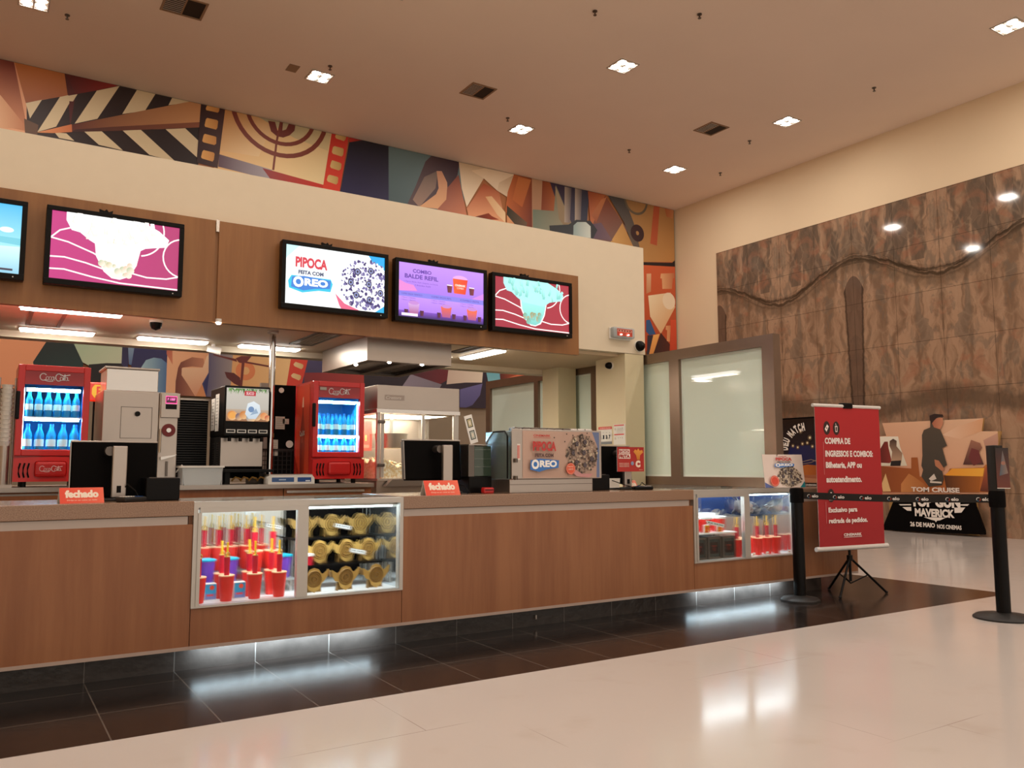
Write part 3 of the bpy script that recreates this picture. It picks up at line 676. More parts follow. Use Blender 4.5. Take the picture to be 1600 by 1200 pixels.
dome(6.2, 7.0, 2.55, 'grey dome camera on the bulkhead beside the emergency light', (-PI/2, 0, 0), .06)
dome(6.0, 7.24, 2.34, 'small black sensor high on the left face of the pier', (0, PI/2, 0), .04)
t = thing('spotlight', 'small white spotlight hanging from the canopy edge above the mural', 'spotlight', (1.92, 8.55, 2.43))
MB().cyl((0, 0, 0), (0, 0, -.03), .02).obj('stem', 'white', t); MB().cyl((-.06, 0, -.05), (.07, -.02, -.07), .03, .04, 14).obj('head', 'white', t, True)
t = thing('spotlight', 'tiny lit spotlight on the lower edge of the wood fascia', 'spotlight', (1.59, 6.93, 2.38))
MB().cyl((0, 0, .0), (0, 0, .03), .025, seg=12).obj('housing', 'white', t, True); MB().sph((0, 0, 0), .022, .8, 12).obj('bulb', 'lamp_on', t, True)
t = thing('emergency_light', 'clear boxed emergency light fixed to the cream bulkhead', 'emergency light', (5.77, 7.0, 2.6))
box('back_plate', 'white', t, 0, .31, -.02, 0, .0, .13, .008); box('housing', 'plastic_clear', t, .0, .31, -.09, -.02, .01, .13, .02)
P = Pic(.22, .08, 'b84838'); P.rect(.01, .045, .21, .07, 'd8a090')
for k in range(5): P.rect(.02+k*.038, .05, .045+k*.038, .065, '8a3028')
P.obj('lamp_panel', 'print_gloss', t, (.045, -.092, .03))
for x in (.1, .2): MB().sph((x, -.1, .045), .007, .8, 10).obj('bulb', 'lamp_on', t, True)

# ================================================================ EXTRACTOR HOOD and POLE
t = thing('extractor_hood', 'wide brushed steel extractor hood hanging above the popcorn machine', 'hood', (3.02, 7.22, 2.2))
W, D, H = .9, 1.22, .228
m = MB(); m.box(0, W, 0, .015, 0, H).box(0, .015, .015, D, 0, H).box(W-.015, W, .015, D, 0, H).box(.015, W-.015, D-.015, D, 0, H); m.obj('shell', 'steel', t)
m = MB(); m.box(.015, W-.015, .015, .09, 0, .02).box(.015, W-.015, D-.09, D-.015, 0, .02).box(.015, .09, .09, D-.09, 0, .02).box(W-.09, W-.015, .09, D-.09, 0, .02).box(.4, .5, .09, D-.09, .0, .03)
m.obj('gutter', 'steel_dark', t)
for sx in (0, 1):
    m = MB()
    for k in range(12): m.box(.09+sx*.41, .4+sx*.41, .1+k*.085, .15+k*.085, .03, .09)
    m.obj('baffle_filter', 'steel_bright' if sx == 0 else 'steel_dark', t)
for p in ((.25, .05, 0), (.6, .05, 0), (.05, .4, 0)): MB().sph(p, .02, .6, 10).obj('lamp', 'lamp_on', t, True)
t = thing('steel_pole', 'shiny round steel pole rising from the back counter to the canopy', 'pole', (2.18, 7.4, 1.06))
MB().cyl((0, 0, .02), (0, 0, 1.35), .028, seg=20).obj('tube', 'chrome', t, True); MB().cyl((0, 0, 0), (0, 0, .02), .06, seg=20).cyl((0, 0, 1.345), (0, 0, 1.37), .05, seg=20).obj('flange', 'steel', t, True)

# ================================================================ MENU SCREENS
def tv(x0, x1, z0, z1, pic, label, clip=True):
    t = thing('menu_screen', label, 'screen', (x0, 6.94, z0), 'menu screens on the wood fascia')
    w, h = x1-x0, z1-z0; e = .045
    m = MB(); m.box(0, w, -.1, -.03, 0, h, .008); m.obj('housing', 'black', t)
    m = MB(); m.box(0, w, -.115, -.1, 0, e, .004).box(0, w, -.115, -.1, h-e+.01, h, .004).box(0, e-.01, -.115, -.1, e, h-e+.01).box(w-e+.01, w, -.115, -.1, e, h-e+.01); m.obj('bezel', 'black', t)
    box('wall_bracket', 'black_matte', t, w*.3, w*.7, -.03, 0, h*.3, h*.7)
    MB().sph((w-.07, -.117, .02), .005, 1, 8).obj('standby_light', 'white', t)
    if clip:
        m = MB().prism([(-.05, 0), (-.055, .03), (-.02, .02), (-.005, .035), (.01, .015), (.04, .03), (.035, 0)], -.09, -.06); m.obj('cable_clip', 'black', t, loc=(w*.42, 0, h))
    so = pic.obj('screen_image', 'print_screen', t, (e-.01, -.101, e)); so.scale = ((w-.07)/SW, 1, (h-.08)/SH); return t
SW, SH = .94, .5
def fries_screen(bg, bg2, tone, seed):
    P = Pic(SW, SH, bg, bg2=bg2, d=(1, 0))
    ln = 'fff0ec'
    def q(pts, t=.011): P.stroke(pts, t, ln)
    arcp = lambda cx, cy, r, a0, a1, n=16, ry=None: [(cx+r*math.cos(math.radians(a0+(a1-a0)*k/n)), cy+(ry or r)*math.sin(math.radians(a0+(a1-a0)*k/n))) for k in range(n+1)]
    q([(0, .3), (.06, .36), (.14, .39)]); q([(0, .3), (.12, .28), (.3, .22), (.34, .2)]); q([(0, .16), (.1, .165), (.25, .14), (.37, .11)]); q([(0, .07), (.1, .075), (.3, .04), (.5, .015), (SW, .01)])
    q(arcp(.62, .44, .2, -80, 25)); q(arcp(.97, .26, .15, 80, 280)); q([(.58, .1), (.7, .08), (.85, .085), (SW, .11)])
    rd = random.Random(seed)
    P.poly([(.3, .36), (.32, .2), (.38, .09), (.44, .045), (.5, .04), (.57, .07), (.62, .16), (.65, .3), (.66, .38)], ln)
    P.poly([(.31, .36), (.335, .2), (.39, .095), (.44, .055), (.5, .05), (.56, .08), (.61, .17), (.64, .3), (.65, .38)], tone[0], tone[1], (0, -1))
    for k in range(15):
        a = rd.uniform(.36, .58); b = rd.uniform(.07, .16); P.disc(a, b, rd.uniform(.015, .03), rd.choice(tone[2:]), c2=tone[1])
    P.poly([(.1, .44), (.14, .37), (.2, .36), (.27, .31), (.35, .27), (.6, .25), (.68, .3), (.78, .32), (.84, .33), (.86, .39), (.78, .45), (.66, .5), (.1, .5)], tone[0])
    for k in range(26):
        a = rd.uniform(.14, .8); b = rd.uniform(.3, .46); an = rd.uniform(.9, 2.3); L = rd.uniform(.06, .11); dx, dy = math.cos(an)*L, math.sin(an)*L; nx, ny = -dy*.16, dx*.16
        P.poly([(a+nx, b+ny), (a-nx, b-ny), (a+dx-nx, b+dy-ny), (a+dx+nx, b+dy+ny)], tone[0], tone[1], (-dx, -dy)); P.stroke([(a+nx, b+ny), (a+dx+nx, b+dy+ny)], .002, rd.choice(tone[2:]))
    return P
# screen cut by the left picture edge
P = Pic(SW, SH, '48b0e0', bg2='b8f0f4', d=(0, -1))
P.poly([(0, .2), (.5, .24), (SW, .21), (SW, .26), (.5, .27), (0, .25)], '70c0d0'); P.poly([(0, 0), (SW, 0), (SW, .2), (.5, .18), (0, .19)], 'c8ecec', '88c0d8', (0, -1))
for k in range(6): P.disc(.2+k*.13, .33+.03*math.sin(k*2), .045, 'e8fcff', .02)
P.rect(.73, .03, .8, .16, 'e05828'); P.rect(.62, .02, .9, .035, '403848'); P.disc(.67, .1, .03, 'd8a050'); P.poly([(.45, .3), (.7, .3), (.66, .36), (.5, .4)], '305060')
tv(-.79, .2, 2.54, 3.125, P, 'leftmost menu screen showing a blue sky advert, cut by the picture edge')
tv(.32, 1.28, 2.54, 3.13, fries_screen('b83478', 'a83468', ('ffffff', 'ffe4d4', 'b8b890', 'a8b898', 'd8b8a0'), 1), 'menu screen with white fries on a bright pink background, second from left')
P = Pic(SW, SH, 'f4fcfc', bg2='ffffff', d=(1, -1))
P.poly([(0, SH), (0, .38), (.12, SH)], 'c0ecf0'); P.poly([(.78, SH), (SW, SH), (SW, .3), (.84, .42)], '20a0e0'); P.poly([(.85, 0), (SW, 0), (SW, .06)], '20a0d0')
P.poly([(.46, .13), (.55, .05), (.7, .0), (.52, 0), (.5, .03)], 'd86080'); pop_heap(P, .76, .235, .25, .215, 420, 5, ('ffffff', 'f0f0fa', '3a3068', '6c6498'))
for k in range(4): P.text('C', .55+k*.04, .05-k*.012, .02, .02, 'f8e0e4')
P.poly([(.03, .13), (.15, .1), (.3, .13), (.41, .13), (.43, .2), (.41, .24), (.05, .24), (.02, .19)], '30b8d8')
pipoca_text(P, .055, .135, .35, .27); P.rect(0, 0, .0, .0, 'ffffff')
tv(2.07, 3.05, 2.54, 3.13, P, 'menu screen advertising cookie popcorn on a white background')
P = Pic(SW, SH, 'b888e8', bg2='8858d0', d=(0, -1))
P.rect(0, .19, SW, .235, '8078d8'); P.rect(0, 0, SW, .19, '9868d8', 'b888f0', (0, 1)); P.rect(0, 0, SW, .06, '281850', '7848b8', (0, 1))
P.poly([(0, .235), (.2, .25), (.16, .3), (.08, .31), (0, .34)], 'd880c8'); P.poly([(.8, .235), (SW, .235), (SW, .3)], 'c880d8')
P.text('COMBO', .15, .415, .2, .035, '5c3898', .03); P.text('BALDE REFIL', .065, .36, .36, .04, '5c3898', .03)
P.text('1 Pipoca Balde Refil (Salgada ou Doce)', .06, .32, .36, .014, '6c44a8'); P.text('2 Bebidas Refil', .17, .295, .17, .013, '6c44a8')
def cupz(x, y, s, c, c2): P.poly([(x-s*.7, y), (x+s*.7, y), (x+s, y+s*2.2), (x-s, y+s*2.2)], c, c2)
P.disc(.67, .41, .085, 'd8a0d8', .035); P.poly([(.6, .27), (.73, .27), (.755, .41), (.585, .41)], 'f05828', 'd83c28'); P.text('CINEMARK', .61, .34, .12, .02, 'ffe0d0', .03); P.text('COMBO', .63, .315, .08, .018, 'ffe0d0')
cupz(.55, .27, .03, '501c30', '803040'); cupz(.8, .27, .03, '501c30', '803040'); P.rect(.52, .335, .58, .345, 'e8d8f0'); P.rect(.77, .335, .83, .345, 'e8d8f0')
for k, c in enumerate(('COMBO BALDE TEMATICO', 'COMBO BALDE REFIL', 'COMBO REFIL')): P.text(c, .03+k*.32, .205, .22, .014, '503898')
for k in range(3):
    for j in range(2): P.text('1 Pipoca  2 Bebidas', .03+k*.32, .17-j*.022, .15, .012, '503080')
for x, c in ((.16, 'c8a0d8'), (.51, 'e06040'), (.8, 'f06830')):
    P.poly([(x-.045, .03), (x+.045, .03), (x+.06, .13), (x-.06, .13)], c, 'a05080', (0, -1)); P.disc(x, .135, .055, 'b880c8', .018); cupz(x-.08, .02, .022, '381430', '602040'); cupz(x+.085, .02, .022, '381430', '602040')
P.rect(.03, .01, .2, .035, 'f0d8f8')
tv(3.12, 4.1, 2.53, 3.12, P, 'violet menu screen listing the refill bucket combos')
tv(4.16, 5.14, 2.53, 3.115, fries_screen('98283c', 'a02c3c', ('a8f0e8', '78c4bc', 'a08850', '80a080', 'b89460'), 3), 'rightmost menu screen, mint-tinted fries on a dark red background')

# ================================================================ GLASS PARTITION
t = thing('glass_partition', 'bronze framed partition of frosted glass panes right of the kitchen', 'partition', (6.3, 5.2, 1.0))
m = MB()
for y0, y1 in ((0, .14), (1.27, 1.42), (2.7, 2.8), (3.95, 4.05), (5.2, 5.32)): m.box(0, .1, y0, y1, .09, 1.35)
m.box(0, .1, 0, 5.32, 0, .09); m.box(0, .1, 0, 5.32, 1.35, 1.46); m.obj('frame', 'bronze_frame', t)
for y0, y1 in ((.14, 1.27), (1.42, 2.7), (2.8, 3.95), (4.05, 5.2)):
    g = box('pane', 'frosted', t, .04, .055, y0+.02, y1-.02, .11, 1.33)
    m = MB(); m.box(.035, .06, y0, y1, .09, .11).box(.035, .06, y0, y1, 1.33, 1.35).box(.035, .06, y0, y0+.02, .11, 1.33).box(.035, .06, y1-.02, y1, .11, 1.33); m.obj('glazing_bead', 'frost_edge', g)
t = thing('low_wall', 'low brown wall carrying the frosted glass partition', 'wall', (6.28, 5.9, 0)); box('body', 'dim_wall', t, 0, .14, 0, 4.65, 0, .96)
box('ledge', 'brushed', t, .0, .16, -.01, 4.65, .96, .998)

# ================================================================ SERVICE COUNTER
YC = 5.14; L0, L1 = -1.6, 7.38
D1 = (1.075, 2.425); D2 = (5.135, 6.47); DZ = .38; TZ = .915
sc_ = thing('service_counter', 'long wood-fronted snack counter with speckled stone top on a dark plinth', 'counter', (0, 0, 0))
for x0, x1, z0, z1 in ((L0, D1[0], .165, TZ-.05), (D1[0]+.002, D1[1]-.002, .165, DZ), (D1[1], D2[0], .165, TZ-.05), (D2[0]+.002, D2[1]-.002, .165, DZ), (D2[1], L1, .165, TZ-.05)):
    box('front_panel', 'counter_wood', sc_, x0+.001, x1-.001, YC, YC+.03, z0, z1)
for x0, x1 in ((L0, D1[0]-.03), (D1[1]+.01, D2[0]-.04), (D2[1], L1)): box('light_strip', 'white_strip', sc_, x0, x1, YC+.004, YC+.03, TZ-.05, TZ-.003)
for x0, x1 in ((L0, D1[0]), (D1[1], D2[0])): box('stone_top', 'granite', sc_, x0, x1, YC-.015, 5.86, TZ, 1.0, .004)
box('stone_top', 'granite', sc_, D2[1], L1, YC-.015, 5.86, TZ+.02, .985, .004)
box('underside', 'trim_pink', sc_, L0, L1, YC-.002, 5.8, .145, .165)
box('plinth', 'plinth_tile', sc_, L0, 7.0, 5.29, 5.75, 0, .145)
box('back_panel', 'dim_wall', sc_, L0, L1, 5.8, 5.83, .165, TZ)
box('side_panel', 'counter_wood', sc_, L1-.03, L1, YC+.03, 5.8, .165, TZ)
for x0, x1 in ((D1[0]-.02, D1[0]), (D1[1], D1[1]+.02), (D2[0]-.02, D2[0]), (D2[1], D2[1]+.02)): box('divider', 'counter_wood', sc_, x0, x1, YC+.03, 5.8, .165, TZ)
MB().box(2.0, 2.012, 0, .02, 0, .03).obj('floor_vent', 'steel', sc_, loc=(1.6, 5.275, .05))
for x0, x1 in ((1.15, 2.3), (5.25, 6.4)):
    s = box('led_strip', 'led_dim', sc_, x0, x1, 5.2, 5.215, .139, .1445)
    area('led_glow', ((x0+x1)/2, 5.22, .13), x1-x0, .02, 9, (.66, .88, 1), (math.radians(62), 0, 0), parent=sc_)

def display_case(x0, x1, lb, door_left):
    t = thing('display_case', lb, 'display case', (x0, YC, DZ)); w = x1-x0; h = .995-DZ; d = .62
    b = .034
    m = MB(); m.box(0, w, -.012, .05, h-b, h).box(0, b-.01, -.012, .05, 0, h-b).box(w-b+.01, w, -.012, .05, 0, h-b).box(b-.01, w-b+.01, -.012, .05, 0, .012); m.obj('frame', 'alu', t)
    box('floor_panel', 'display_white', t, .0, w, .05, d, 0, .012)
    box('back_mirror', 'mirror', t, .0, w, d-.02, d, .012, h-.02)
    MB().box(0, .01, .05, d-.02, .012, h-.02).box(w-.01, w, .05, d-.02, .012, h-.02).obj('side_panel', 'mirror', t)
    box('top_glass', 'glass_green', t, .0, w, .05, .7, h-.012, h)
    box('top_rail', 'alu', t, .0, w, .05, .09, h-.05, h-.014)
    mid = w*.46
    m = MB(); m.box(mid, mid+.07, -.02, .02, .012, h-b).box(b, mid, -.02, .01, h-b-.03, h-b).box(b-.01, b+.01, -.02, .01, .012, h-b-.03); m.obj('door_frame', 'alu', t)
    box('door_glass', 'glass', t, b+.01, mid, -.004, .0, .012, h-b-.03); box('front_glass', 'glass', t, mid+.07, w-b+.01, .0, .004, .012, h-b)
    for yy in (.06, d-.06):
        s = box('led_strip', 'led_cool', t, .05, w-.05, yy, yy+.012, h-.062, h-.052)
    area('case_glow', (w/2, .12, h-.055), w-.1, .05, 7, (.86, .95, 1), parent=t)
    return t
c1 = display_case(*D1, 'lit glass display case of red cups and gold cartons set in the counter front', 1)
c2 = display_case(*D2, 'lit glass display case of popcorn buckets and red cups at the right counter end', 1)

# shelves inside case 1
FZ = DZ+.0125
def shelf(name, lb, x0, x1, y0, y1, z, mname, legs=0):
    t = thing(name, lb, 'shelf', (x0, y0, z)); box('board', mname, t, 0, x1-x0, 0, y1-y0, -.012, 0)
    m = MB()
    for a in (.02, x1-x0-.04):
        for b in (.26 if legs else .01, y1-y0-.03): m.box(a, a+.015, b, b+.015, FZ-z, -.012)
    m.obj('posts', 'alu', t); return t
shelf('glass_shelf', 'clear shelf tier holding purple cups and big red cups', 1.13, 1.79, 5.41, 5.56, .475, 'plastic_clear')
shelf('glass_shelf', 'rear clear shelf tier holding the pale row of red straw cups', 1.13, 1.79, 5.59, 5.7, .53, 'plastic_clear')
shelf('black_step', 'lower black step under the middle row of gold cartons', 1.81, 2.4, 5.4, 5.52, .55, 'black')
shelf('black_step', 'upper black step under the top row of gold cartons', 1.81, 2.4, 5.54, 5.68, .715, 'black')

def straw_cup(s=1.0, tube=1.0):
    t = thing('straw_cup', '', 'cup', (0, 0, 0))
    MB().lathe([(.033*s, 0), (.034*s, .004), (.046*s, .15*s), (.044*s, .15*s), (.032*s, .01)], seg=20).obj('cup', 'cup_red', t, True)
    MB().lathe([(.047*s, .147*s), (.048*s, .153*s), (.043*s, .156*s), (.0, .15*s)], seg=20).obj('lid', 'cup_rim', t, True)
    MB().cyl((0, 0, .15*s), (0, 0, .15*s+.11*tube), .0155*s, .018*s, 14).obj('tube_body', 'straw_red', t, True)
    z = .15*s+.11*tube
    m = MB(); m.cyl((0, 0, z-.01), (.003, 0, z+.09*tube), .0065, .006, 8); m.obj('straw', 'straw_yellow', t, True)
    m = MB(); m.lathe([(.009, 0), (.017, -.002), (.018, .004), (.01, .007)], (0, 0, z), 14); m.tube([(.018*math.cos(a), -.004, z+.012+.018*math.sin(a)) for a in [k*PI/5 for k in range(11)]], .0035, 6); m.obj('ring_charm', 'gold_card', t, True)
    return t
base = straw_cup()
rows = [((1.135, 5.235), 'red straw cup at the far left of the front row in the left display case'), ((1.30, 5.235), 'red straw cup second from left in the front row of the left display case'),
 ((1.47, 5.235), 'red straw cup third from left in the front row of the left display case'), ((1.622, 5.235), 'red straw cup fourth in the front row, by the door frame of the left case')]
for k, ((x, y), lb) in enumerate(rows):
    if k == 0: o = base; o.location = (x, y, FZ); o['label'] = lb; o['group'] = 'straw cups in the left display case'
    else: o = dup(base, (x, y, FZ), lb, 'straw cups in the left display case', rz=k*.7)
for k, x in enumerate((1.33, 1.5, 1.64)):  # cups added in place of the front row's dim reflections
    dup(base, (x-.03, 5.36, FZ), ('red straw cup added as a reflection behind the second front cup', 'red straw cup added as a reflection behind the third front cup', 'red straw cup added as a reflection behind the fourth front cup')[k]+' in the left case', 'straw cups in the left display case', rz=2+k)
big = straw_cup(1.2, 1.1); big.location = (1.53, 5.48, .476); big['label'] = 'large red cup with two straws left on the middle shelf of the left case'; big['group'] = 'large straw cups on the middle shelf'
dup(big, (1.65, 5.48, .476), 'large red cup right on the middle shelf of the left case, by the door frame', 'large straw cups on the middle shelf', rz=1)
for k, x in enumerate((1.25, 1.34, 1.42, 1.52, 1.62)):
    dup(base, (x, 5.64, .531), ('far left', 'second from left', 'middle', 'fourth from left', 'far right')[k]+' pale red straw cup on the rear top shelf of the left case', 'straw cups on the rear shelf', rz=k)
# purple tumblers with cyan lids
def tumbler():
    t = thing('tumbler', '', 'cup', (0, 0, 0))
    MB().lathe([(.036, 0), (.05, .135), (.048, .135), (.034, .006)], seg=18).obj('cup', 'purple', t, True)
    MB().lathe([(.055, .134), (.057, .144), (.02, .152), (0, .152)], seg=18).obj('lid', 'cyan_lid', t, True); return t
tb = tumbler(); tb.location = (1.24, 5.49, .476); tb['label'] = 'purple cup with bright blue lid at the left of the middle shelf'; tb['group'] = 'purple cups with blue lids'
for x, lb in ((1.385, 'purple cup with bright blue lid beside the large red cups on the middle shelf'), (1.735, 'purple cup with blue lid behind the door frame at the right of the middle shelf')): dup(tb, (x, 5.5, .476), lb, 'purple cups with blue lids')
def snack_box(x, y, z, lb):
    t = thing('snack_box', lb, 'box', (x, y, z), 'small blue boxes in the left display case'); box('carton', 'white', t, -.035, .035, -.025, .025, 0, .1, .003)
    P = Pic(.066, .09, '38a8e0'); P.rect(0, .0, .066, .035, '7888c8'); P.disc(.04, .07, .014, 'e05030'); P.rect(.01, .02, .05, .03, 'd84858')
    P.obj('printed_face', 'print_gloss', t, (-.033, -.0255, .005))
for k, x in enumerate((1.15, 1.225, 1.33)): snack_box(x, 5.33, FZ+.0, ('leftmost small blue and white snack box among the red cups', 'middle small blue and white snack box among the red cups', 'right small blue and white snack box beside the second red cup')[k]) if k != 2 else snack_box(1.395, 5.31, FZ, 'right small blue and white snack box beside the second red cup')
# gold fold-out cartons
def gold_carton():
    t = thing('gold_carton', '', 'carton', (0, 0, 0))
    out = [(-.098, .13), (-.06, .108), (-.046, .116), (-.03, .14), (0, .15), (.03, .14), (.046, .116), (.06, .112), (.098, .14), (.086, .09), (.066, .066), (.052, .056), (.036, .02), (0, 0), (-.036, .02), (-.052, .056), (-.075, .06), (-.09, .085)]
    MB().prism(out, -.003, .0).obj('front_flap', 'gold_card', t)
    MB().prism([(-.06, 0), (.06, 0), (.055, .05), (-.055, .05)], .03, .034).prism([(-.058, 0), (-.054, 0), (-.054, .05), (-.058, .05)], 0, .03).obj('tray', 'gold_dark', t)
    m = MB()
    for r in (.046, .033, .012): m.lathe([(r, 0), (r+.003, .006), (r+.006, 0)], (0, 0, 0), 24)
    e = m.obj('round_emblem', 'gold_dark', t, True, loc=(0, -.003, .082), rot=(PI/2, 0, 0))
    MB().prism([(.098, .135), (.09, .095), (.096, .095), (.103, .135)], .0, .03).prism([(-.098, .125), (-.09, .085), (-.098, .085), (-.104, .12)], .0, .05).obj('side_flap', 'gold_dark', t)
    return t
gc = gold_carton(); GG = 'gold cartons in the left display case'
spots = [(1.855, 5.25, FZ, 'left'), (2.07, 5.25, FZ, 'middle'), (2.285, 5.25, FZ, 'rightmost')]
for k, (x, y, z, p) in enumerate(spots):
    lb = 'gold carton with ring emblem, %s in the front bottom row' % p
    if k == 0: gc.location = (x, y, z); gc['label'] = lb; gc['group'] = GG; gc.scale = (.98, .98, 1.05)
    else: dup(gc, (x, y, z), lb, GG)
for k, x in enumerate((1.96, 2.15, 2.31)): dup(gc, (x, 5.45, .551), 'gold carton, %s on the lower black step' % ('left', 'middle', 'right')[k], GG)
for k, x in enumerate((1.9, 2.1, 2.31)): dup(gc, (x, 5.6, .716), 'gold carton, %s on the upper black step under the lights' % ('left', 'middle', 'right')[k], GG)
def price_rail(x, y, z, lb, rz=-.25, L=.11):
    t = thing('price_rail', lb, 'price holder', (x, y, z)); m = MB()
    m.box(0, L, 0, .012, 0, .004).box(0, L, 0, .012, .028, .032).box(0, .004, 0, .012, .004, .028).box(L-.004, L, 0, .012, .004, .028); m.obj('rail', 'chrome', t, rot=(0, .2, rz))
    P = Pic(L-.01, .022, 'd8dcdc'); P.text('R$ 39,90', .01, .006, L-.03, .011, '202428', .02); P.obj('price_card', 'print_gloss', t, (.005, -.001, .005), rot=(0, .2, rz))
price_rail(2.15, 5.39, .62, 'chrome price rail clipped before the middle gold cartons'); price_rail(2.1, 5.55, .78, 'chrome price rail clipped before the top gold cartons')
price_rail(1.62, 5.56, .8, 'white price rail beside the rear red straw cups')
t = thing('condiment_tub', 'red tub with white lid among the gold cartons', 'tub', (1.87, 5.43, .551)); MB().lathe([(.032, 0), (.04, .06)], seg=16).obj('tub', 'straw_red', t, True); MB().lathe([(.044, .06), (.044, .072), (0, .078)], seg=16).obj('lid', 'white', t, True)

# contents of case 2
shelf('white_shelf', 'white shelf holding red popcorn buckets in the right display case', 5.19, 5.73, 5.2, 5.7, .62, 'display_white', 1)
def bucket(x, y, z, lb, s=1, yel=False):
    t = thing('popcorn_bucket', lb, 'bucket', (x, y, z), 'popcorn buckets in the right display case')
    MB().lathe([(.05*s, 0), (.068*s, .115*s), (.064*s, .115*s), (.046*s, .006)], seg=20).obj('bucket', 'cup_red', t, True)
    MB().lathe([(.071*s, .113*s), (.073*s, .13*s), (.06*s, .135*s), (0, .135*s)], seg=20).obj('lid', 'white_gloss', t, True)
    P = Pic(.05*s, .035*s, 'c02018'); P.text('CINEMARK', .005*s, .012*s, .04*s, .01*s, 'f8e0d0', .03); P.obj('logo_patch', 'print_gloss', t, (-.025*s, -.06*s, .04*s), rot=(-.15, 0, 0))
for k, (x, y) in enumerate(((5.27, 5.3), (5.43, 5.3), (5.6, 5.3))): bucket(x, y, .621, 'red popcorn bucket with white lid, %s in the front of the white shelf' % ('left', 'middle', 'right')[k])
for k, (x, y) in enumerate(((5.33, 5.5), (5.52, 5.5), (5.63, 5.47))): bucket(x, y, .621, 'taller red popcorn bucket with white lid, %s in the rear of the white shelf' % ('left', 'middle', 'right')[k], 1.15)
for k, (x, y) in enumerate(((5.36, 5.21), (5.53, 5.22))):
    t = thing('candy_pack', 'small yellow and orange candy pack, %s on the white shelf edge' % ('left', 'right')[k], 'candy pack', (x, y, .621)); box('pack', 'white', t, -.03, .03, -.008, .008, 0, .07, .003)
    P = Pic(.056, .064, 'f0b020'); P.disc(.028, .035, .018, 'e86020'); P.rect(.005, .005, .05, .015, 'c02820'); P.obj('print', 'print_gloss', t, (-.028, -.0085, .003))
price_rail(5.33, 5.175, .7, 'long chrome price rail before the red popcorn buckets', -.1, .2); price_rail(5.2, 5.33, .83, 'upper chrome price rail over the popcorn buckets', -.1, .17)
for k, x in enumerate((5.19, 5.37, 5.55)):
    t = thing('dark_gift_case', 'square dark gift case, %s under the white shelf' % ('left', 'middle', 'right')[k], 'case', (x, 5.21, FZ), 'dark gift cases in the right display case')
    box('case', 'dark_case', t, 0, .165, 0, .2, 0, .19, .004)
    m = MB(); m.box(.0, .165, -.006, 0, 0, .018).box(0, .165, -.006, 0, .172, .19).box(0, .018, -.006, 0, .018, .172).box(.147, .165, -.006, 0, .018, .172); m.obj('rim', 'steel_dark', t)
    P = Pic(.1, .1, '2a1814'); P.text('CINEMARK', .02, .06, .06, .012, '8a3020', .02); P.disc(.05, .04, .02, '501c14'); P.obj('printed_front', 'print_gloss', t, (.032, -.001, .045))
G2 = 'straw cups in the right display case'
for k, x in enumerate((5.77, 5.88, 6.04, 6.17, 6.29)):
    dup(base, (x, 5.235, FZ), ('red straw cup half hidden by the dark cases', 'red straw cup second in the front row', 'red straw cup in the middle of the front row', 'red straw cup fourth in the front row', 'red straw cup fifth in the front row')[k]+' of the right display case', G2, rz=k*.9)
for k, x in enumerate((5.95, 6.1, 6.24, 6.36)):
    t = thing('red_cup', ('leftmost', 'second', 'third', 'rightmost')[k]+' plain red cup in the second row of the right case', 'cup', (x, 5.37, FZ), 'plain red cups in the right display case')
    MB().lathe([(.033, 0), (.046, .15), (.044, .15), (.03, .01)], seg=18).obj('cup', 'cup_red', t, True); MB().lathe([(.047, .148), (.047, .153), (.0, .155)], seg=18).obj('lid', 'cup_rim', t, True)
tbx = box('blue_backing', 'blue_card', None, 5.75, 6.45, 5.738, 5.742, .42, .93); tag(tbx, 'dark blue backing card behind the popcorn scoops in the right case', 'backing card')
tag(box('black_backing', 'black_matte', None, 1.8, 2.41, 5.735, 5.739, .42, .9), 'black backing board behind the gold cartons in the left case', 'backing card')
m = MB(); m.prism([(0, 0), (.64, 0), (.66, .28), (.5, .33), (-.02, .33)], 0, .16, 'y'); t = thing('steel_bin', 'grey metal bin holding scoops in the right display case', 'bin', (5.78, 5.5, FZ)); m.obj('bin', 'steel', t)
def scoop(x, y, z, lb, ry, s=1):
    t = thing('popcorn_scoop', lb, 'scoop', (x, y, z), 'metal popcorn scoops'); t.rotation_euler = (0, ry, .2)
    m = MB().lathe([(.0, 0), (.045*s, .012), (.07*s, .05*s), (.075*s, .08*s), (.07*s, .078*s), (.04*s, .02)], seg=20); m.obj('bowl', 'steel', t, True)
    MB().tube([(-.07*s, 0, .05*s), (-.12*s, 0, .075*s), (-.22*s, 0, .08*s), (-.26*s, 0, .07*s), (-.22*s, 0, .055*s), (-.12*s, 0, .055*s)], .007, 8).obj('handle', 'chrome', t, True)
scoop(6.2, 5.56, .75, 'large metal scoop leaning with its loop handle to the left', .5, 1.2); scoop(6.02, 5.6, .74, 'round metal scoop lying in the middle of the bin', 2.6, .9); scoop(6.4, 5.66, .72, 'metal scoop at the right end of the bin', .2, .8); scoop(5.95, 5.64, .73, 'metal scoop at the left end of the bin', -.5, .6)
for k, x in enumerate((5.9, 6.08, 6.38)):
    t = thing('price_tag', 'tiny white price tag, %s on the floor of the right case' % ('left', 'middle', 'right')[k], 'price tag', (x, 5.165+.01, FZ)); MB().prism([(0, 0), (.04, 0), (.035, .03), (.005, .03)], 0, .003).obj('tag', 'paper', t)
    P = Pic(.03, .02, 'f4f0e8'); P.rect(.004, .006, .026, .013, 'c83028'); P.obj('print', 'print_matte', t, (.005, -.001, .005))

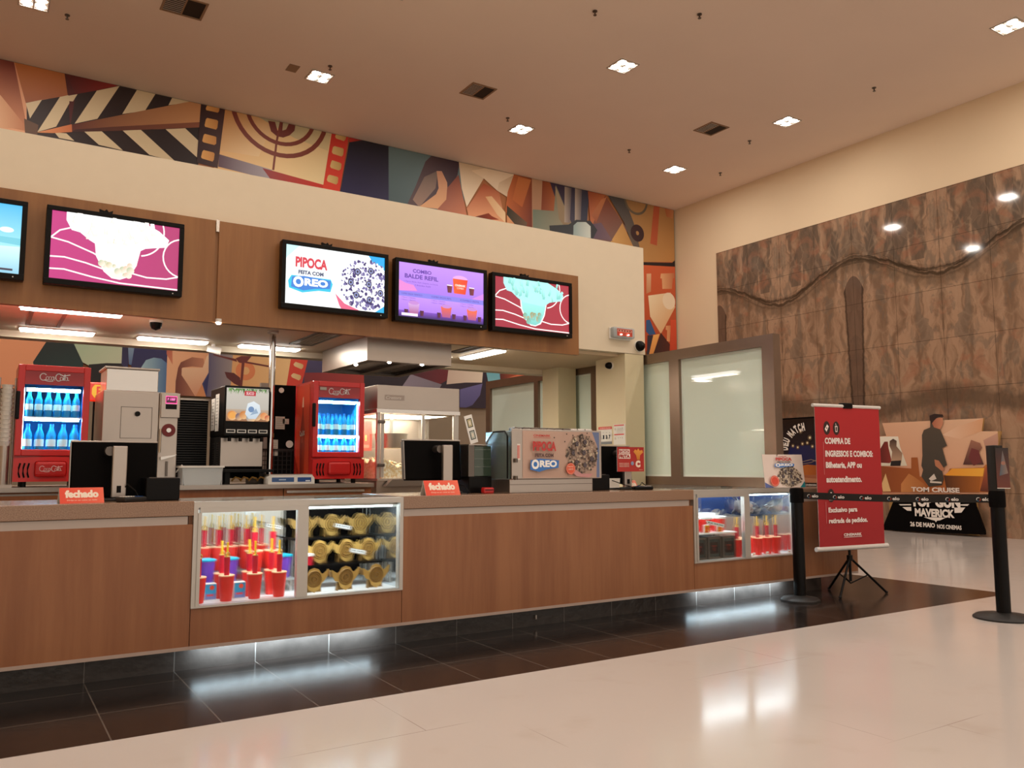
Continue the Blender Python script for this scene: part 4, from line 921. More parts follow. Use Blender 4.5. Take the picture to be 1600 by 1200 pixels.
# ================================================================ ON THE FRONT COUNTER
def fechado(x, y, z, w, lb, rz=0, rx=.45):
    t = thing('tent_sign', lb, 'sign', (x, y, z), None, rz); h = w*.42; dy = h*math.tan(rx)*.9; H = h*math.cos(rx)
    P = Pic(w, h, 'e8503c', bg2='f06a50', d=(1, 0)); P.text('fechado', w*.12, h*.34, w*.76, h*.5, 'f8e8d8', .06); P.text('Dirija-se ao caixa ao lado', w*.16, h*.12, w*.68, h*.11, 'f8c8b0', .02)
    P.obj('front_face', 'print_gloss', t, (0, 0, 0), rot=(-rx, 0, 0))
    S_ = math.sin(rx)*h
    MB().prism([(0.001, 0), (S_+.001, H), (2*S_, 0), (2*S_-.004, 0), (S_+.001, H-.008), (.006, 0)], .0, w, 'x').obj('card_back', 'paper', t)
fechado(.385, 5.22, 1.0, .225, 'red closed sign standing before the left monitor', .10)
fechado(2.63, 5.2, 1.0, .27, 'red closed sign standing before the middle monitor', -.03)
fechado(4.79, 5.52, 1.0, .2, 'red closed sign seen edge on right of the potato sign', .55)

def monitor(x, y, w, h, zb, lb, cx, tilt=.1, colz=None, thick=.045):
    t = thing('monitor', lb, 'monitor', (x, y, 1.0)); th = colz or (zb+h-.03)
    b = MB().box(0, w, 0, thick, 0, h, .012).obj('panel_back', 'black_matte', t, loc=(0, .07, zb), rot=(-tilt, 0, 0))
    MB().box(.0, w, -.002, thick+.002, h-.006, h+.004, .002).box(-.003, .001, 0, thick, .01, h-.01).obj('steel_rim', 'steel', b)
    m = MB(); m.box(cx-.04, cx+.04, -.035, .0, .02, th, .006); m.obj('stand_column', 'steel', t)
    MB().cyl((cx, -.037, .05), (cx, -.036, .09), .012).obj('cable_hole', 'black', t)
    MB().cyl((cx-.05, .0, th-.03), (cx-.05, .08, th-.03), .028, seg=16).obj('hinge', 'steel_dark', t, True)
    MB().box(cx-.11, cx+.11, -.06, .12, 0, .018, .006).obj('base', 'charcoal', t)
    return t
monitor(.45, 5.42, .475, .335, .02, 'left point-of-sale monitor seen from behind, before the soda fridge', .25, .06)
monitor(2.62, 5.45, .475, .3, .1, 'middle point-of-sale monitor seen from behind, before the popcorn machine', .3, .1, .36)
mt = monitor(4.42, 5.52, .44, .33, .05, 'right point-of-sale monitor carrying a red potato sign', .3, .1, .34)
t = thing('potato_sign', 'small red square sign advertising french fries on the right monitor', 'sign', (4.56, 5.44, 1.155))
P = Pic(.3, .21, 'a82420', bg2='b83028'); 
P.rect(.02, .155, .14, .19, 'f0e4dc'); P.text('BATATA', .024, .16, .112, .025, '9c2420', .05); P.rect(.015, .11, .145, .15, 'f0e4dc'); P.text('FRITA', .02, .115, .12, .03, '9c2420', .06)
P.poly([(.18, .17), (.2, .19), (.22, .18), (.235, .2), (.25, .18), (.28, .185), (.29, .165), (.255, .14), (.25, .1), (.22, .1), (.21, .14)], 'e8a040', 'c87828', (0, -1))
for k in range(3): P.text('PORCAO DE BATATA', .02, .065-.013*k, .11, .009, 'f0c8b8', .02)
P.disc(.165, .07, .017, '8898b8'); P.text('C', .2, .035, .055, .06, 'f4dcc8', .09); P.text('PROMO', .24, .01, .04, .008, 'e8c0a0')
P.obj('printed_front', 'print_gloss', t, (0, 0, 0), back=.006)
def printer(x, y, w, h, lb, d=.2):
    t = thing('receipt_printer', lb, 'printer', (x, y, 1.0)); box('body', 'black', t, 0, w, 0, d, 0, h, .006); box('paper_slot', 'steel_dark', t, .02, w-.02, .03, .035, h, h+.004); return t
printer(.835, 5.3, .19, .135, 'black receipt printer beside the left monitor at the counter edge')
printer(3.1, 5.42, .2, .125, 'black cash box under the glass case right of the middle monitor', .25)
t = printer(4.2, 5.42, .26, .13, 'black receipt printer between the popcorn warmer and the right monitor')
t = thing('glass_case', 'small dark glass case standing on the black cash box', 'case', (3.1, 5.42, 1.126)); box('glass_body', 'green_glass', t, .05, .2, .01, .2, 0, .23, .004); box('rear_panel', 'steel_dark', t, 0, .05, .01, .2, 0, .235); box('lid', 'steel', t, 0, .2, .0, .21, .235, .243)
for z in (.07, .13, .2): MB().box(.05, .2, .005, .2, z, z+.005).obj('inner_shelf', 'glass_green', t)
t = thing('price_stand', 'tilted white framed price card standing on the small glass case', 'card', (3.16, 5.5, 1.3695)); 
b = MB().box(0, .07, 0, .006, 0, .22, .002).obj('frame', 'white_gloss', t, rot=(.0, -.28, 0))
for z, c in ((.125, 'c0b890'), (.03, 'b8c0b8')):
    P = Pic(.045, .07, '303430'); P.rect(.006, .006, .039, .064, c); P.rect(.014, .02, .03, .05, 'e8e0d0'); P.obj('window_card', 'print_gloss', b, (.0125, -.001, z))
def card_terminal(x, y, lb, c='charcoal', rz=.3):
    t = thing('card_terminal', lb, 'card terminal', (x, y, 1.0), None, rz); MB().box(0, .075, 0, .17, 0, .03, .01).obj('body', c, t); box('display', 'scale_blue', t, .012, .063, .1, .15, .03, .0315)
    m = MB()
    for i in range(3):
        for j in range(4): m.box(.014+i*.018, .026+i*.018, .015+j*.019, .027+j*.019, .03, .034)
    m.obj('keypad', 'white', t)
card_terminal(.66, 5.22, 'dark card terminal with lit display behind the left closed sign', rz=-.9); card_terminal(4.84, 5.3, 'black card terminal lying before the right monitor', 'black', 1.2)
t = thing('tape_dispenser', 'small bright red box at the foot of the black cash box', 'box', (3.16, 5.3, 1.0)); box('body', 'red', t, 0, .09, 0, .05, 0, .045, .01); box('slot', 'red_dark', t, .01, .08, -.002, 0, .02, .032)
def cable(pts, lb, r=.004): tag(MB().tube(pts, r, 6).obj('cable', 'black'), lb, 'cable')
cable([(.72, 5.5, 1.03), (.74, 5.35, 1.1), (.78, 5.3, 1.06), (.8, 5.28, 1.01), (.83, 5.26, 1.004)], 'black cable curling beside the left monitor stand')
cable([(2.98, 5.55, 1.08), (3.04, 5.4, 1.06), (3.07, 5.35, 1.006), (3.02, 5.3, 1.005)], 'black cable drooping right of the middle monitor')
cable([(4.55, 5.5, 1.08), (4.58, 5.4, 1.05), (4.68, 5.38, 1.02), (4.78, 5.4, 1.04), (4.84, 5.45, 1.06), (4.9, 5.42, 1.01)], 'black cable looping under the right monitor')
t = thing('note_paper', 'white sheet of paper leaning under the right monitor', 'paper', (4.49, 5.5, 1.018)); MB().prism([(0, 0), (.14, 0), (.15, .08), (-.02, .08)], 0, .002).obj('sheet', 'paper', t)

# popcorn warmer with the big cookie advert
t = thing('popcorn_warmer', 'steel popcorn warmer with a large cookie popcorn advert on its front', 'food warmer', (3.36, 5.26, 1.0))
box('base', 'steel', t, 0, .79, 0, .42, 0, .105, .004); box('base_seam', 'steel_dark', t, -.002, .792, -.002, 0, .062, .066)
box('front_frame', 'steel', t, .0, .86, -.03, -.012, .105, .485, .004)
box('cabinet', 'steel_bright', t, .03, .8, .0, .4, .105, .47)
MB().prism([(0, .105), (0, .43), (.03, .46), (.2, .46), (.3, .38), (.34, .2), (.34, .105)], -.03, .03, 'x').obj('curved_side_glass', 'glass_green', t, loc=(0, .0, 0))
m = MB(); m.tube([(-.02, .0, .11), (-.02, 0, .43), (-.02, .04, .465), (-.02, .2, .465), (-.02, .3, .39), (-.02, .345, .2), (-.02, .345, .11)], .008, 6); m.obj('side_trim', 'black', t)
MB().cyl((.03, -.04, .1), (.03, -.04, .13), .014).cyl((.03, -.04, .23), (.03, -.04, .26), .014).obj('latch', 'steel_dark', t, True)
P = Pic(.03, .12, 'f0e8e0'); P.rect(.004, .01, .014, .11, 'c84838'); P.rect(.018, .01, .026, .11, 'd87868'); P.obj('warning_sticker', 'print_gloss', t, (.045, -.031, .25))
for k in range(10): MB().box(.06+k*.076, .06+k*.076+.066, .02, .11, .47, .5, .006).obj('glass_slat', ('steel_dark', 'steel_bright')[k > 6], t)
P = Pic(.74, .36, 'c8a898', bg2='b89888', d=(1, -1)); P.poly([(.67, .36), (.74, .36), (.74, .0), (.71, 0), (.72, .25)], '6878a0')
P.text('CINEMARK', .1, .315, .16, .018, 'c83830', .03); P.rect(.1, .306, .26, .309, 'c83830')
pop_heap(P, .565, .19, .155, .15, 300, 11, ('c8b8a0', 'a89080', '4a3c34', '786458')); P.poly([(.43, .06), (.5, .01), (.62, .0), (.66, .03), (.55, .03), (.47, .07)], 'c89090')
P.disc(.44, .07, .045, 'e05838'); P.ring(.44, .07, .04, .003, 'f0b098'); P.text('NOVO', .415, .08, .05, .012, 'f8d0b8', .02); P.text('SABOR', .415, .06, .05, .012, 'f8d0b8', .02)
pipoca_text(P, .06, .06, .26, .22, 'c03430', '5a3838')
for a, b in ((.28, .31), (.4, .34), (.39, .17), (.46, .33), (.38, .28), (.6, .35)): P.disc(a, b, .006, '4a3830')
P.obj('advert_print', 'print_gloss', t, (.095, -.0315, .112)); 

t = thing('advert_card', 'white tilted card advertising cookie popcorn at the right end of the counter', 'sign', (6.13, 5.2, 1.0)); t.rotation_euler = (0, 0, -.2)
P = Pic(.46, .31, 'e4d4cc', bg2='ecdcd4'); P.poly([(0, 0), (.1, 0), (0, .05)], '5868a8'); P.poly([(.4, 0), (.46, 0), (.46, .06)], '18808c')
P.text('CINEMARK', .18, .287, .1, .008, 'c03028', .02); pop_heap(P, .29, .1, .135, .095, 260, 9, ('e8dcc8', 'c8b8a4', '4a3834', '7a665c')); pipoca_text(P, .12, .19, .22, .09, 'c03430', '403840'); P.disc(.1, .06, .05, 'e04830'); P.ring(.1, .06, .042, .003, 'f8b8a0')
P.obj('printed_card', 'print_gloss', t, (0, 0, 0), rot=(-.12, 0, 0), back=.004)

# papers on the pier
for z, y, wd, hh, kind, lb in ((1.45, 7.48, .24, .2, 0, 'numbered poster with red header on the left face of the pier'), (1.44, 7.21, .2, .23, 1, 'white notice with two red bars on the pier'), (1.02, 7.49, .22, .41, 2, 'long plain notice below the numbered poster on the pier')):
    P = Pic(wd, hh, 'dedcd4')
    if kind == 0:
        P.rect(0, hh-.03, wd, hh, 'd04838'); P.text('ORIENTACAO', .02, hh-.022, .2, .012, 'f0e0d8', .02); P.rect(0, 0, wd, .03, '808488')
        for k, c in enumerate(('1', 'I', '3', '7')): P.text(c, .025+k*.055, .06, .025, .045, '28303c', .06); P.rect(.025+k*.055, .13, .05+k*.055, .134, '909090')
    elif kind == 1:
        for b in (hh-.02, hh*.47): P.rect(.01, b, wd-.02, b+.012, 'd03c38')
        for b in (.07, .175): P.disc(.03, b, .014, 'c8c0b0'); P.text('1 + 2', .08, b, .08, .015, '687078')
        for k in range(5): P.rect(.06, .13+k*.012, .17, .133+k*.012, 'c8c4bc')
    else:
        for k in range(9): P.rect(.02, hh-.05-k*.03, wd-.05, hh-.047-k*.03, 'c0beb8')
        P.text('7', .12, .2, .02, .03, '403c3c', .04); P.text('6', .14, .05, .02, .03, '403c3c', .04)
    tag(P.obj('wall_notice', 'print_matte', None, (5.997, y, z), rot=(0, 0, -PI/2), back=.001), lb, 'notice')

# ================================================================ BACK COUNTER and KITCHEN
BZ = 1.055
t = thing('back_counter', 'wood-fronted back counter with steel top carrying the fridges and machines', 'counter', (0, 0, 0))
box('worktop', 'steel', t, -1.6, 2.98, 6.92, 7.8, BZ-.035, BZ); 
for x0, x1 in ((.1, .95), (.96, 2.17), (2.18, 2.97)): box('front_panel', 'kitchen_wood', t, x0, x1, 6.96, 6.98, .12, BZ-.036)
box('drawer_rail', 'steel_bright', t, 2.2, 2.9, 6.945, 6.96, BZ-.075, BZ-.055); box('carcass', 'dim_wall', t, -1.6, 2.97, 6.99, 7.78, .0, BZ-.036)
MB().cyl((2.82, 6.96, .99), (2.82, 6.945, .99), .008, seg=10).obj('lock', 'steel_bright', t)
t = thing('wire_rack', 'metal pass shelf with wire bars below the left soda fridge', 'rack', (-.3, 6.72, .86))
m = MB(); [m.box(0, .98, .0, .012, z, z+.012) for z in (.0, .08, .14)]; m.box(.34, .36, 0, .15, -.86, .15).box(.96, .98, 0, .15, -.86, .15); m.obj('bars', 'brushed', t)

def fridge(x, y, lb, side_art, seed):
    W, D, H = .475, .5, .9
    t = thing('soda_fridge', lb, 'fridge', (x, y, BZ)); dz = .23
    m = MB(); m.box(0, .02, .04, D, .04, H).box(W-.02, W, .04, D, .04, H).box(.02, W-.02, D-.02, D, .04, H).box(.02, W-.02, .04, D-.02, H-.03, H).box(.02, W-.02, .04, D-.02, .04, dz); m.obj('body', 'red', t)
    fr = .045
    m = MB(); m.box(0, fr, 0, .04, dz, H, .004).box(W-fr, W, 0, .04, dz, H, .004).box(fr, W-fr, 0, .04, dz, dz+fr, .004).box(fr, W-fr, 0, .04, H-fr, H, .004); dr = m.obj('door', 'red', t)
    box('handle', 'black', dr, -.008, .02, -.012, .02, H*.55, H*.78, .008)
    box('door_glass', 'glass', dr, fr, W-fr, .015, .02, dz+fr, H-fr-.1)
    P = Pic(W-2*fr, .1, '8c1c24', bg2='a82830', d=(0, -1)); script_logo(P, .09, .025, .2, 'e8e4e8'); 
    if side_art: P.rect(.01, .065, .07, .09, 'a09890')
    P.obj('header_sign', 'print_gloss', dr, (fr, .004, H-fr-.1)); box('sign_backing', 'red_dark', dr, fr, W-fr, .006, .03, H-fr-.1, H-fr)
    box('liner', 'fridge_liner', t, .022, W-.022, D-.06, D-.022, dz, H-.035); m = MB(); m.box(.022, .04, .045, D-.06, dz, H-.035).box(W-.04, W-.022, .045, D-.06, dz, H-.035); m.obj('side_liner', 'fridge_liner', t)
    zs = dz+.2 if side_art else dz+.29
    for z in (dz+.012, zs): box('wire_shelf', 'fridge_shelf', t, .04, W-.04, .06, D-.06, z-.012, z)
    for xx in ((.043, .05), (W-.05, W-.043)) if side_art else ((.043, .05),): box('led_tube', 'led_cool', t, xx[0], xx[1], .05, .06, dz+.05, H-.17)
    area('fridge_glow', (W/2, .06, H-.18), W-.12, .05, 7.0, (.3, .78, 1), (math.radians(-25), 0, 0), parent=t); area('fridge_glow', (W/2, .07, zs-.02), W-.12, .05, 6.0, (.3, .78, 1), (math.radians(-25), 0, 0), parent=t)
    m = MB().prism([(0.0, .04), (W, .04), (W, dz-.02), (W*.8, dz-.012), (W*.5, dz-.006), (W*.2, dz-.012), (0, dz-.02)], -.01, .04); g = m.obj('grille', 'red', t)
    MB().box(W*.28, W*.72, -.035, -.01, .075, .19, .02, 3).obj('grille_boss', 'red', g)
    for s in (-1, 1):
        for k in range(3):
            c = W/2+s*(W*.29+k*.028); MB().tube([(c, -.012, .07), (c+s*.008, -.014, .1), (c+s*.008, -.014, .14), (c, -.012, .175)], .006, 6).obj('vent_slot', 'black', g)
    if not side_art:
        P = Pic(.19, .07, 'b81818'); script_logo(P, .02, .015, .15, 'f0c8c8'); P.obj('grille_logo', 'print_gloss', g, (W*.3, -.036, .095))
    for a in (.05, W-.09):
        for b in (.05, D-.09): MB().cyl((a+.02, b+.02, 0), (a+.02, b+.02, .04), .02, seg=12).obj('foot', 'black', t)
    if side_art:   # bottle picture on the side wall
        P = Pic(.36, .82, 'c83820', bg2='d84828', d=(1, 0))
        P.poly([(.13, .02), (.24, .02), (.25, .25), (.24, .42), (.205, .56), (.2, .66), (.17, .66), (.165, .56), (.13, .42), (.12, .25)], '7c2018', 'a83820', (1, 0)); P.poly([(.165, .62), (.205, .62), (.2, .7), (.19, .72), (.175, .7)], 'e8b898'); P.rect(.155, .3, .2, .4, 'a84030')
        script_logo(P, .11, .36, .15, 'f0d0c0', .006)
        P.obj('side_picture', 'print_gloss', t, (-.001, .46, .06), rot=(0, 0, -PI/2))
    return t, dz, zs
fridge(.205, 7.0, 'left red soda fridge with a glowing blue inside, behind the left monitor', False, 1)
fridge(2.435, 7.0, 'right red soda fridge with a bottle picture on its side, beside the popcorn machine', True, 2)
def bottle():
    t = thing('soda_bottle', '', 'bottle', (0, 0, 0))
    MB().lathe([(.022, 0), (.026, .01), (.026, .07), (.024, .09), (.026, .11), (.012, .145), (.011, .16)], seg=14).obj('bottle', 'bottle_blue', t, True)
    MB().lathe([(.0265, .045), (.0265, .085)], seg=14).obj('label', 'bottle_label', t, True); MB().cyl((0, 0, .158), (0, 0, .172), .012, seg=12).obj('cap', 'cap_blue', t, True); return t
bt = bottle(); first = True; NM = ('leftmost', 'second from left', 'third from left', 'fourth from left', 'fifth from left', 'sixth from left', 'rightmost')
for fx, fn, rows_ in ((.205, 'left', ((.2425, .07, 5, 'lower shelf front'), (.2425, .17, 5, 'lower shelf back'), (.5205, .07, 6, 'upper shelf front'), (.5205, .17, 6, 'upper shelf back'))), (2.435, 'right', ((.2425, .07, 5, 'lower shelf front'), (.2425, .17, 5, 'lower shelf back'), (.4305, .07, 5, 'upper shelf front'), (.4305, .17, 5, 'upper shelf back')))):
    for z, yy, n, rn in rows_:
        for k in range(n):
            p = (fx+.083+k*(.31/(n-1)), 7.0+yy+.01, BZ+z); lb = '%s soda bottle in the %s row of the %s fridge' % (NM[k] if k < n-1 else 'rightmost', rn, fn); gp = 'bottles in the %s fridge' % fn
            s_ = 1.3 if z < .3 and fn == 'left' else 1.1
            if first: bt.scale = (s_*.9, s_*.9, s_); bt.location = p; bt['label'] = lb; bt['group'] = gp; first = False
            else: dup(bt, p, lb, gp, rz=k).scale = (s_*.9, s_*.9, s_)

# fryer / popping machine
t = thing('steel_fryer', 'large stainless fryer with round red dial and pink display between fridge and slatted rack', 'fryer', (.785, 7.12, BZ+.001))
box('cabinet', 'steel', t, 0, .41, 0, .55, .05, .745, .006); box('control_column', 'steel', t, .412, .555, -.0, .5, .05, .745, .004)
MB().box(0, .555, 0, .5, 0, .05).obj('base', 'brushed', t)
m = MB(); x0, x1, z0, z1 = .13, .36, .37, .62
for q in ((x0, x1, z0, z0+.004), (x0, x1, z1-.004, z1), (x0, x0+.004, z0, z1), (x1-.004, x1, z0, z1)): m.box(q[0], q[1], -.003, 0, q[2], q[3])
m.obj('door_seam', 'steel_dark', t); MB().cyl((.25, -.002, .565), (.25, -.02, .565), .02, seg=16).obj('lock_knob', 'black', t, True)
box('badge', 'black', t, .27, .35, -.004, 0, .305, .32); box('top_hopper', 'steel_bright', t, .02, .4, .03, .4, .746, .92, .004); box('hopper_lid', 'steel', t, .005, .41, .02, .42, .92, .937, .004)
p_ = box('control_panel', 'steel', t, .42, .565, -.02, 0, .54, .74, .004); box('display', 'pink_led', p_, .455, .54, -.023, -.02, .655, .715); box('display_base', 'black', p_, .455, .54, -.022, -.02, .61, .65)
P = Pic(.08, .05, '401028'); P.text('P 188F', .01, .02, .06, .02, 'ff70b8', .04); P.obj('display_text', 'print_screen', p_, (.457, -.0235, .66))
m = MB().cyl((.487, -.001, .44), (.487, -.012, .44), .052, seg=28); d_ = m.obj('red_dial', 'red_dark', t, True); MB().cyl((.487, -.012, .44), (.487, -.016, .44), .018, seg=18).obj('dial_hub', 'steel_bright', d_, True)
MB().tube([(.425, -.02, .45), (.425, -.02, .26)], .008, 8).obj('side_rod', 'chrome', t, True); MB().prism([(.43, .2), (.53, .23), (.55, .245), (.43, .225)], -.05, 0).obj('chute_lip', 'steel_bright', t)
box('valve_stem', 'steel_dark', t, .475, .49, -.02, 0, .07, .19); MB().tube([(.56, .02, .1), (.6, .0, .16), (.64, .0, .12), (.7, -.01, .02)], .006, 6).obj('hose', 'white', t, True)
t = thing('glowing_sign', 'small red and yellow lit sign half hidden behind the fryer hopper', 'sign', (.68, 7.69, 1.75)); box('case', 'red_glow', t, 0, .3, 0, .05, 0, .16, .01)
P = Pic(.2, .14, 'e02818'); P.poly([(.05, .02), (.12, .02), (.14, .05), (.14, .1), (.12, .13), (.05, .13), (.03, .1), (.03, .05)], 'f0b020'); P.text('B', .065, .035, .05, .08, 'e02818', .03); P.obj('face', 'print_backlit', t, (.05, -.002, .01))
MB().box(.1, .14, .05, .08, -.694, .0).obj('post', 'black', t)
t = thing('cup_dispenser', 'pale stack of cups in a steel holder at the left picture edge', 'cup dispenser', (.145, 7.05, BZ)); m = MB()
for k in range(14): m.lathe([(.03, .3+k*.032), (.042, .33+k*.032)], seg=14)
m.obj('cup_stack', 'white', t, True); MB().cyl((0, .0, .02), (0, 0, .3), .035, seg=14).box(-.06, .06, -.05, .05, 0, .02).cyl((.05, .02, .02), (.05, .02, .8), .007).cyl((-.05, .02, .02), (-.05, .02, .8), .007).obj('holder', 'steel', t, True)
t = thing('slatted_rack', 'black slatted equipment grille behind the drink dispenser', 'rack', (1.42, 7.62, BZ)); box('body', 'black_matte', t, 0, .27, .02, .15, 0, .73); m = MB()
for k in range(34): m.box(.005, .265, .0, .02, .01+k*.021, .021+k*.021)
m.obj('slats', 'charcoal', t); box('top_cap', 'steel', t, -.01, .28, -.005, .16, .73, .745)

t = thing('drink_dispenser', 'black drink dispenser with fruit and ice picture above four nozzles', 'dispenser', (1.7, 7.1, BZ))
W = .385
box('head', 'black', t, 0, W, .0, .5, .4, .83, .012); box('tower', 'black_matte', t, .02, W-.02, .12, .48, .05, .4)
box('splash_panel', 'steel', t, .005, W-.03, .1, .12, .15, .39); MB().box(0, W+.02, -.08, .48, .1, .125, .004).obj('drip_tray', 'black', t); MB().box(.02, .06, -.02, .4, 0, .1).box(.3, .34, -.02, .4, 0, .1).obj('legs', 'black', t)
m = MB()
for k in range(4): m.tube([(.08+k*.07, .0, .03), (.1+k*.07, -.03, .06), (.13+k*.07, -.03, .05), (.16+k*.07, .02, .03)], .008, 6)
m.obj('syrup_hoses', 'gold_dark', t, True)
P = Pic(W-.03, .28, 'b8b0a4', bg2='d0c8bc', d=(0, 1)); rd = random.Random(4)
P.rect(0, 0, W-.03, .1, '9c6844', 'c0a890', (0, 1))
for k in range(60):
    x = rd.uniform(0, W-.03); a = rd.uniform(-2.4, -.7); L = rd.uniform(.03, .06); P.poly([(x-.004, .275), (x+.004, .275), (x+L*math.cos(a), .275+L*math.sin(a))], rd.choice(('3c7828', '5a9838', '284c1c')))
for x, y, r, c in ((.045, .045, .04, 'e08838'), (.1, .035, .03, '504868'), (.14, .05, .035, 'c8742c'), (.25, .04, .035, '606078'), (.31, .045, .032, 'e08040'), (.2, .03, .04, '8098a8'), (.34, .03, .025, 'c84828')): P.disc(x, y, r, c, c2='f0c088')
P.disc(.045, .045, .028, 'f0a850', n=12)
P.poly([(.15, .06), (.17, .15), (.22, .17), (.27, .14), (.28, .08), (.24, .02), (.18, .02)], 'c8d8e4', 'e8f0f4', (0, 1)); P.disc(.2, .1, .025, '7090b8'); P.poly([(.19, .05), (.26, .07), (.24, .11)], '98b0c8')
P.rect(.14, .215, .235, .255, 'c02838'); P.text('SUCO', .155, .223, .065, .024, 'f0d8d8', .03)
P.obj('backlit_picture', 'print_backlit', t, (.015, -.002, .53))
for k in range(4):
    P = Pic(.075, .03, 'd8d8d4'); P.rect(.008, .006, .067, .024, '181818'); P.obj('button_label', 'print_gloss', t, (.02+k*.09, -.004, .43))
    MB().cyl((.057+k*.09, .03, .36), (.057+k*.09, .03, .4), .015, seg=10).obj('nozzle', 'black', t, True)
for y, hh, z in ((.3, .32, .45), (.45, .28, .46)):
    P = Pic(.13, hh, 'e4e2dc'); [P.rect(.03, hh-.04-k*.028, .1, hh-.036-k*.028, '404448') for k in range(int(hh/.035))]; P.obj('side_notice', 'print_matte', t, (-.002, y, z), rot=(0, 0, -PI/2))
m = MB()
for k in range(12): m.box(-.002, 0, .15, .22, .12+k*.02, .128+k*.02)
for k in range(12): m.box(-.002, 0, .3, .37, .12+k*.02, .128+k*.02)
box('side_skin', 'charcoal', t, 0, .02, .12, .48, .05, .4); m.obj('side_louvres', 'steel_dark', t)
t = thing('plastic_bin', 'translucent white plastic bin on the back counter', 'bin', (1.36, 6.98, BZ)); m = MB(); a = .02
m.prism([(a, 0), (.32-a, 0), (.32, .15), (0, .15)], 0, .006).prism([(a, 0), (.32-a, 0), (.32, .15), (0, .15)], .19, .196).box(0+a, .32-a, .006, .19, 0, .005).box(.005, .012, .006, .19, .0, .15).box(.308, .315, .006, .19, 0, .15); m.obj('tub', 'plastic_clear', t)
MB().box(-.008, .328, -.008, 0, .14, .155).box(-.008, .328, .196, .204, .14, .155).box(-.008, .0, 0, .196, .14, .155).box(.32, .328, 0, .196, .14, .155).obj('rim', 'white', t)
t = thing('kitchen_scale', 'white digital scale with blue panels before the steel pole', 'scale', (2.04, 6.95, BZ)); MB().prism([(0, 0), (.4, 0), (.4, .05), (.38, .075), (.02, .075), (0, .05)], 0, .25).obj('body', 'scale_body', t)
MB().box(.01, .39, .02, .24, .076, .082, .002).obj('platter', 'steel', t); box('feet', 'black', t, .03, .37, .03, .2, -.0, .004); P = Pic(.36, .05, 'e4e4e0'); P.rect(.01, .006, .2, .044, '3c5c90'); P.rect(.07, .02, .13, .03, 'a0b8d8'); P.rect(.23, .006, .35, .044, '2c5090'); P.rect(.3, .01, .34, .02, 'd8e4f0'); P.obj('control_face', 'print_gloss', t, (.02, -.0015, .012))
t = thing('notice_board', 'black board with white papers and round stickers behind the pole', 'board', (2.28, 7.76, BZ)); box('board', 'black_matte', t, 0, .75, 0, .02, .02, .92); box('feet', 'steel', t, .0, .75, -.01, .03, 0, .02); box('grey_edge', 'brushed', t, -.1, 0, -.02, .02, .0, .93)
for x, z, w_, h_ in ((.05, .5, .09, .12), (.0, .25, .08, .15), (.12, .55, .06, .05)):
    P = Pic(w_, h_, 'dcd8cc'); [P.rect(.01, .015+k*.02, w_-.01, .018+k*.02, 'a09c94') for k in range(int(h_/.02)-1)]; P.obj('paper_notice', 'print_matte', t, (x, -.002, z))
for x, z, r in ((.1, .87, .025), (.19, .36, .035)): MB().cyl((x, -.001, z), (x, -.004, z), r, seg=20).obj('round_sticker', 'white', t)
box('orange_tab', 'gold_card', t, .0, .04, -.003, 0, .42, .46)
t = thing('mesh_crate', 'dark wire basket behind the steel pole on the back counter', 'basket', (2.1, 7.55, BZ)); m = MB()
for k in range(9): m.box(.0+k*.04, .006+k*.04, 0, .006, 0, .3)
for k in range(8): m.box(0, .33, 0, .006, k*.04, k*.04+.006)
for k in range(5): m.box(0, .006, k*.035, k*.035+.006, 0, .3)
m.box(0, .33, 0, .16, 0, .006).box(-.01, .34, -.01, .0, .29, .31); m.obj('basket', 'charcoal', t)

# popcorn machine
t = thing('popcorn_machine', 'big steel popcorn machine with glass cabinet under the extractor hood', 'popcorn machine', (3.08, 7.1, 0)); W, D = .86, .75
box('cabinet_base', 'steel', t, 0, W, 0, D, 0, 1.07); box('counter_shelf', 'steel_bright', t, 0, W, -.02, D, 1.07, 1.09)
box('top_canopy', 'steel', t, -.005, W+.005, -.005, D, 1.735, 1.96, .004); box('top_trim', 'steel_bright', t, -.01, W+.01, -.012, D, 1.70, 1.735)
for x in (0, W-.03):
    for y in (0, D-.03): box('corner_post', 'alu', t, x, x+.03, y, y+.03, 1.09, 1.7)
box('front_glass', 'glass', t, .05, W-.05, .008, .012, 1.11, 1.69); box('side_glass', 'glass', t, .008, .012, .03, D-.03, 1.09, 1.7); box('rear_wall', 'brushed', t, .03, W-.03, D-.02, D, 1.09, 1.7)
for a in (.035, W*.53, W-.065): box('door_stile', 'alu', t, a, a+.03, -.012, .008, 1.1, 1.69)
for z in (1.2, 1.6): MB().box(.0, .07, -.03, -.012, z, z+.03, .006).obj('door_hinge', 'steel_dark', t)
MB().prism([(0.05, 1.02), (.12, 1.085), (W, 1.085), (W, 1.02)], -.09, -.02).obj('serving_lip', 'brushed', t)
MB().cyl((.3, .35, 1.38), (.3, .35, 1.52), .14, .16, 28).obj('kettle', 'steel', t, True); MB().tube([(.3, .35, 1.52), (.3, .35, 1.7)], .012).obj('kettle_hanger', 'chrome', t, True)
bm_ = MB(); n = 22; g = [[bm_.bm.verts.new((.06+i*.74/n, .04+j*.66/n, 1.092+max(0, .17*(1-(i/n)*1.25)+.05*math.sin(i*1.1+j)*.4+random.uniform(-.012, .012)))) for j in range(n+1)] for i in range(n+1)]
for i in range(n):
    for j in range(n): bm_.bm.faces.new((g[i][j], g[i+1][j], g[i+1][j+1], g[i][j+1]))
for e in [e for e in bm_.bm.edges if e.is_boundary]:
    a_, b_ = e.verts; q = [bm_.bm.verts.new((v.co.x, v.co.y, 1.0905)) for v in (b_, a_)]; bm_.bm.faces.new((a_, b_, q[0], q[1]))
o = bm_.obj('popcorn_heap', 'popcorn', t); o['kind'] = 'stuff'
bm_ = MB()
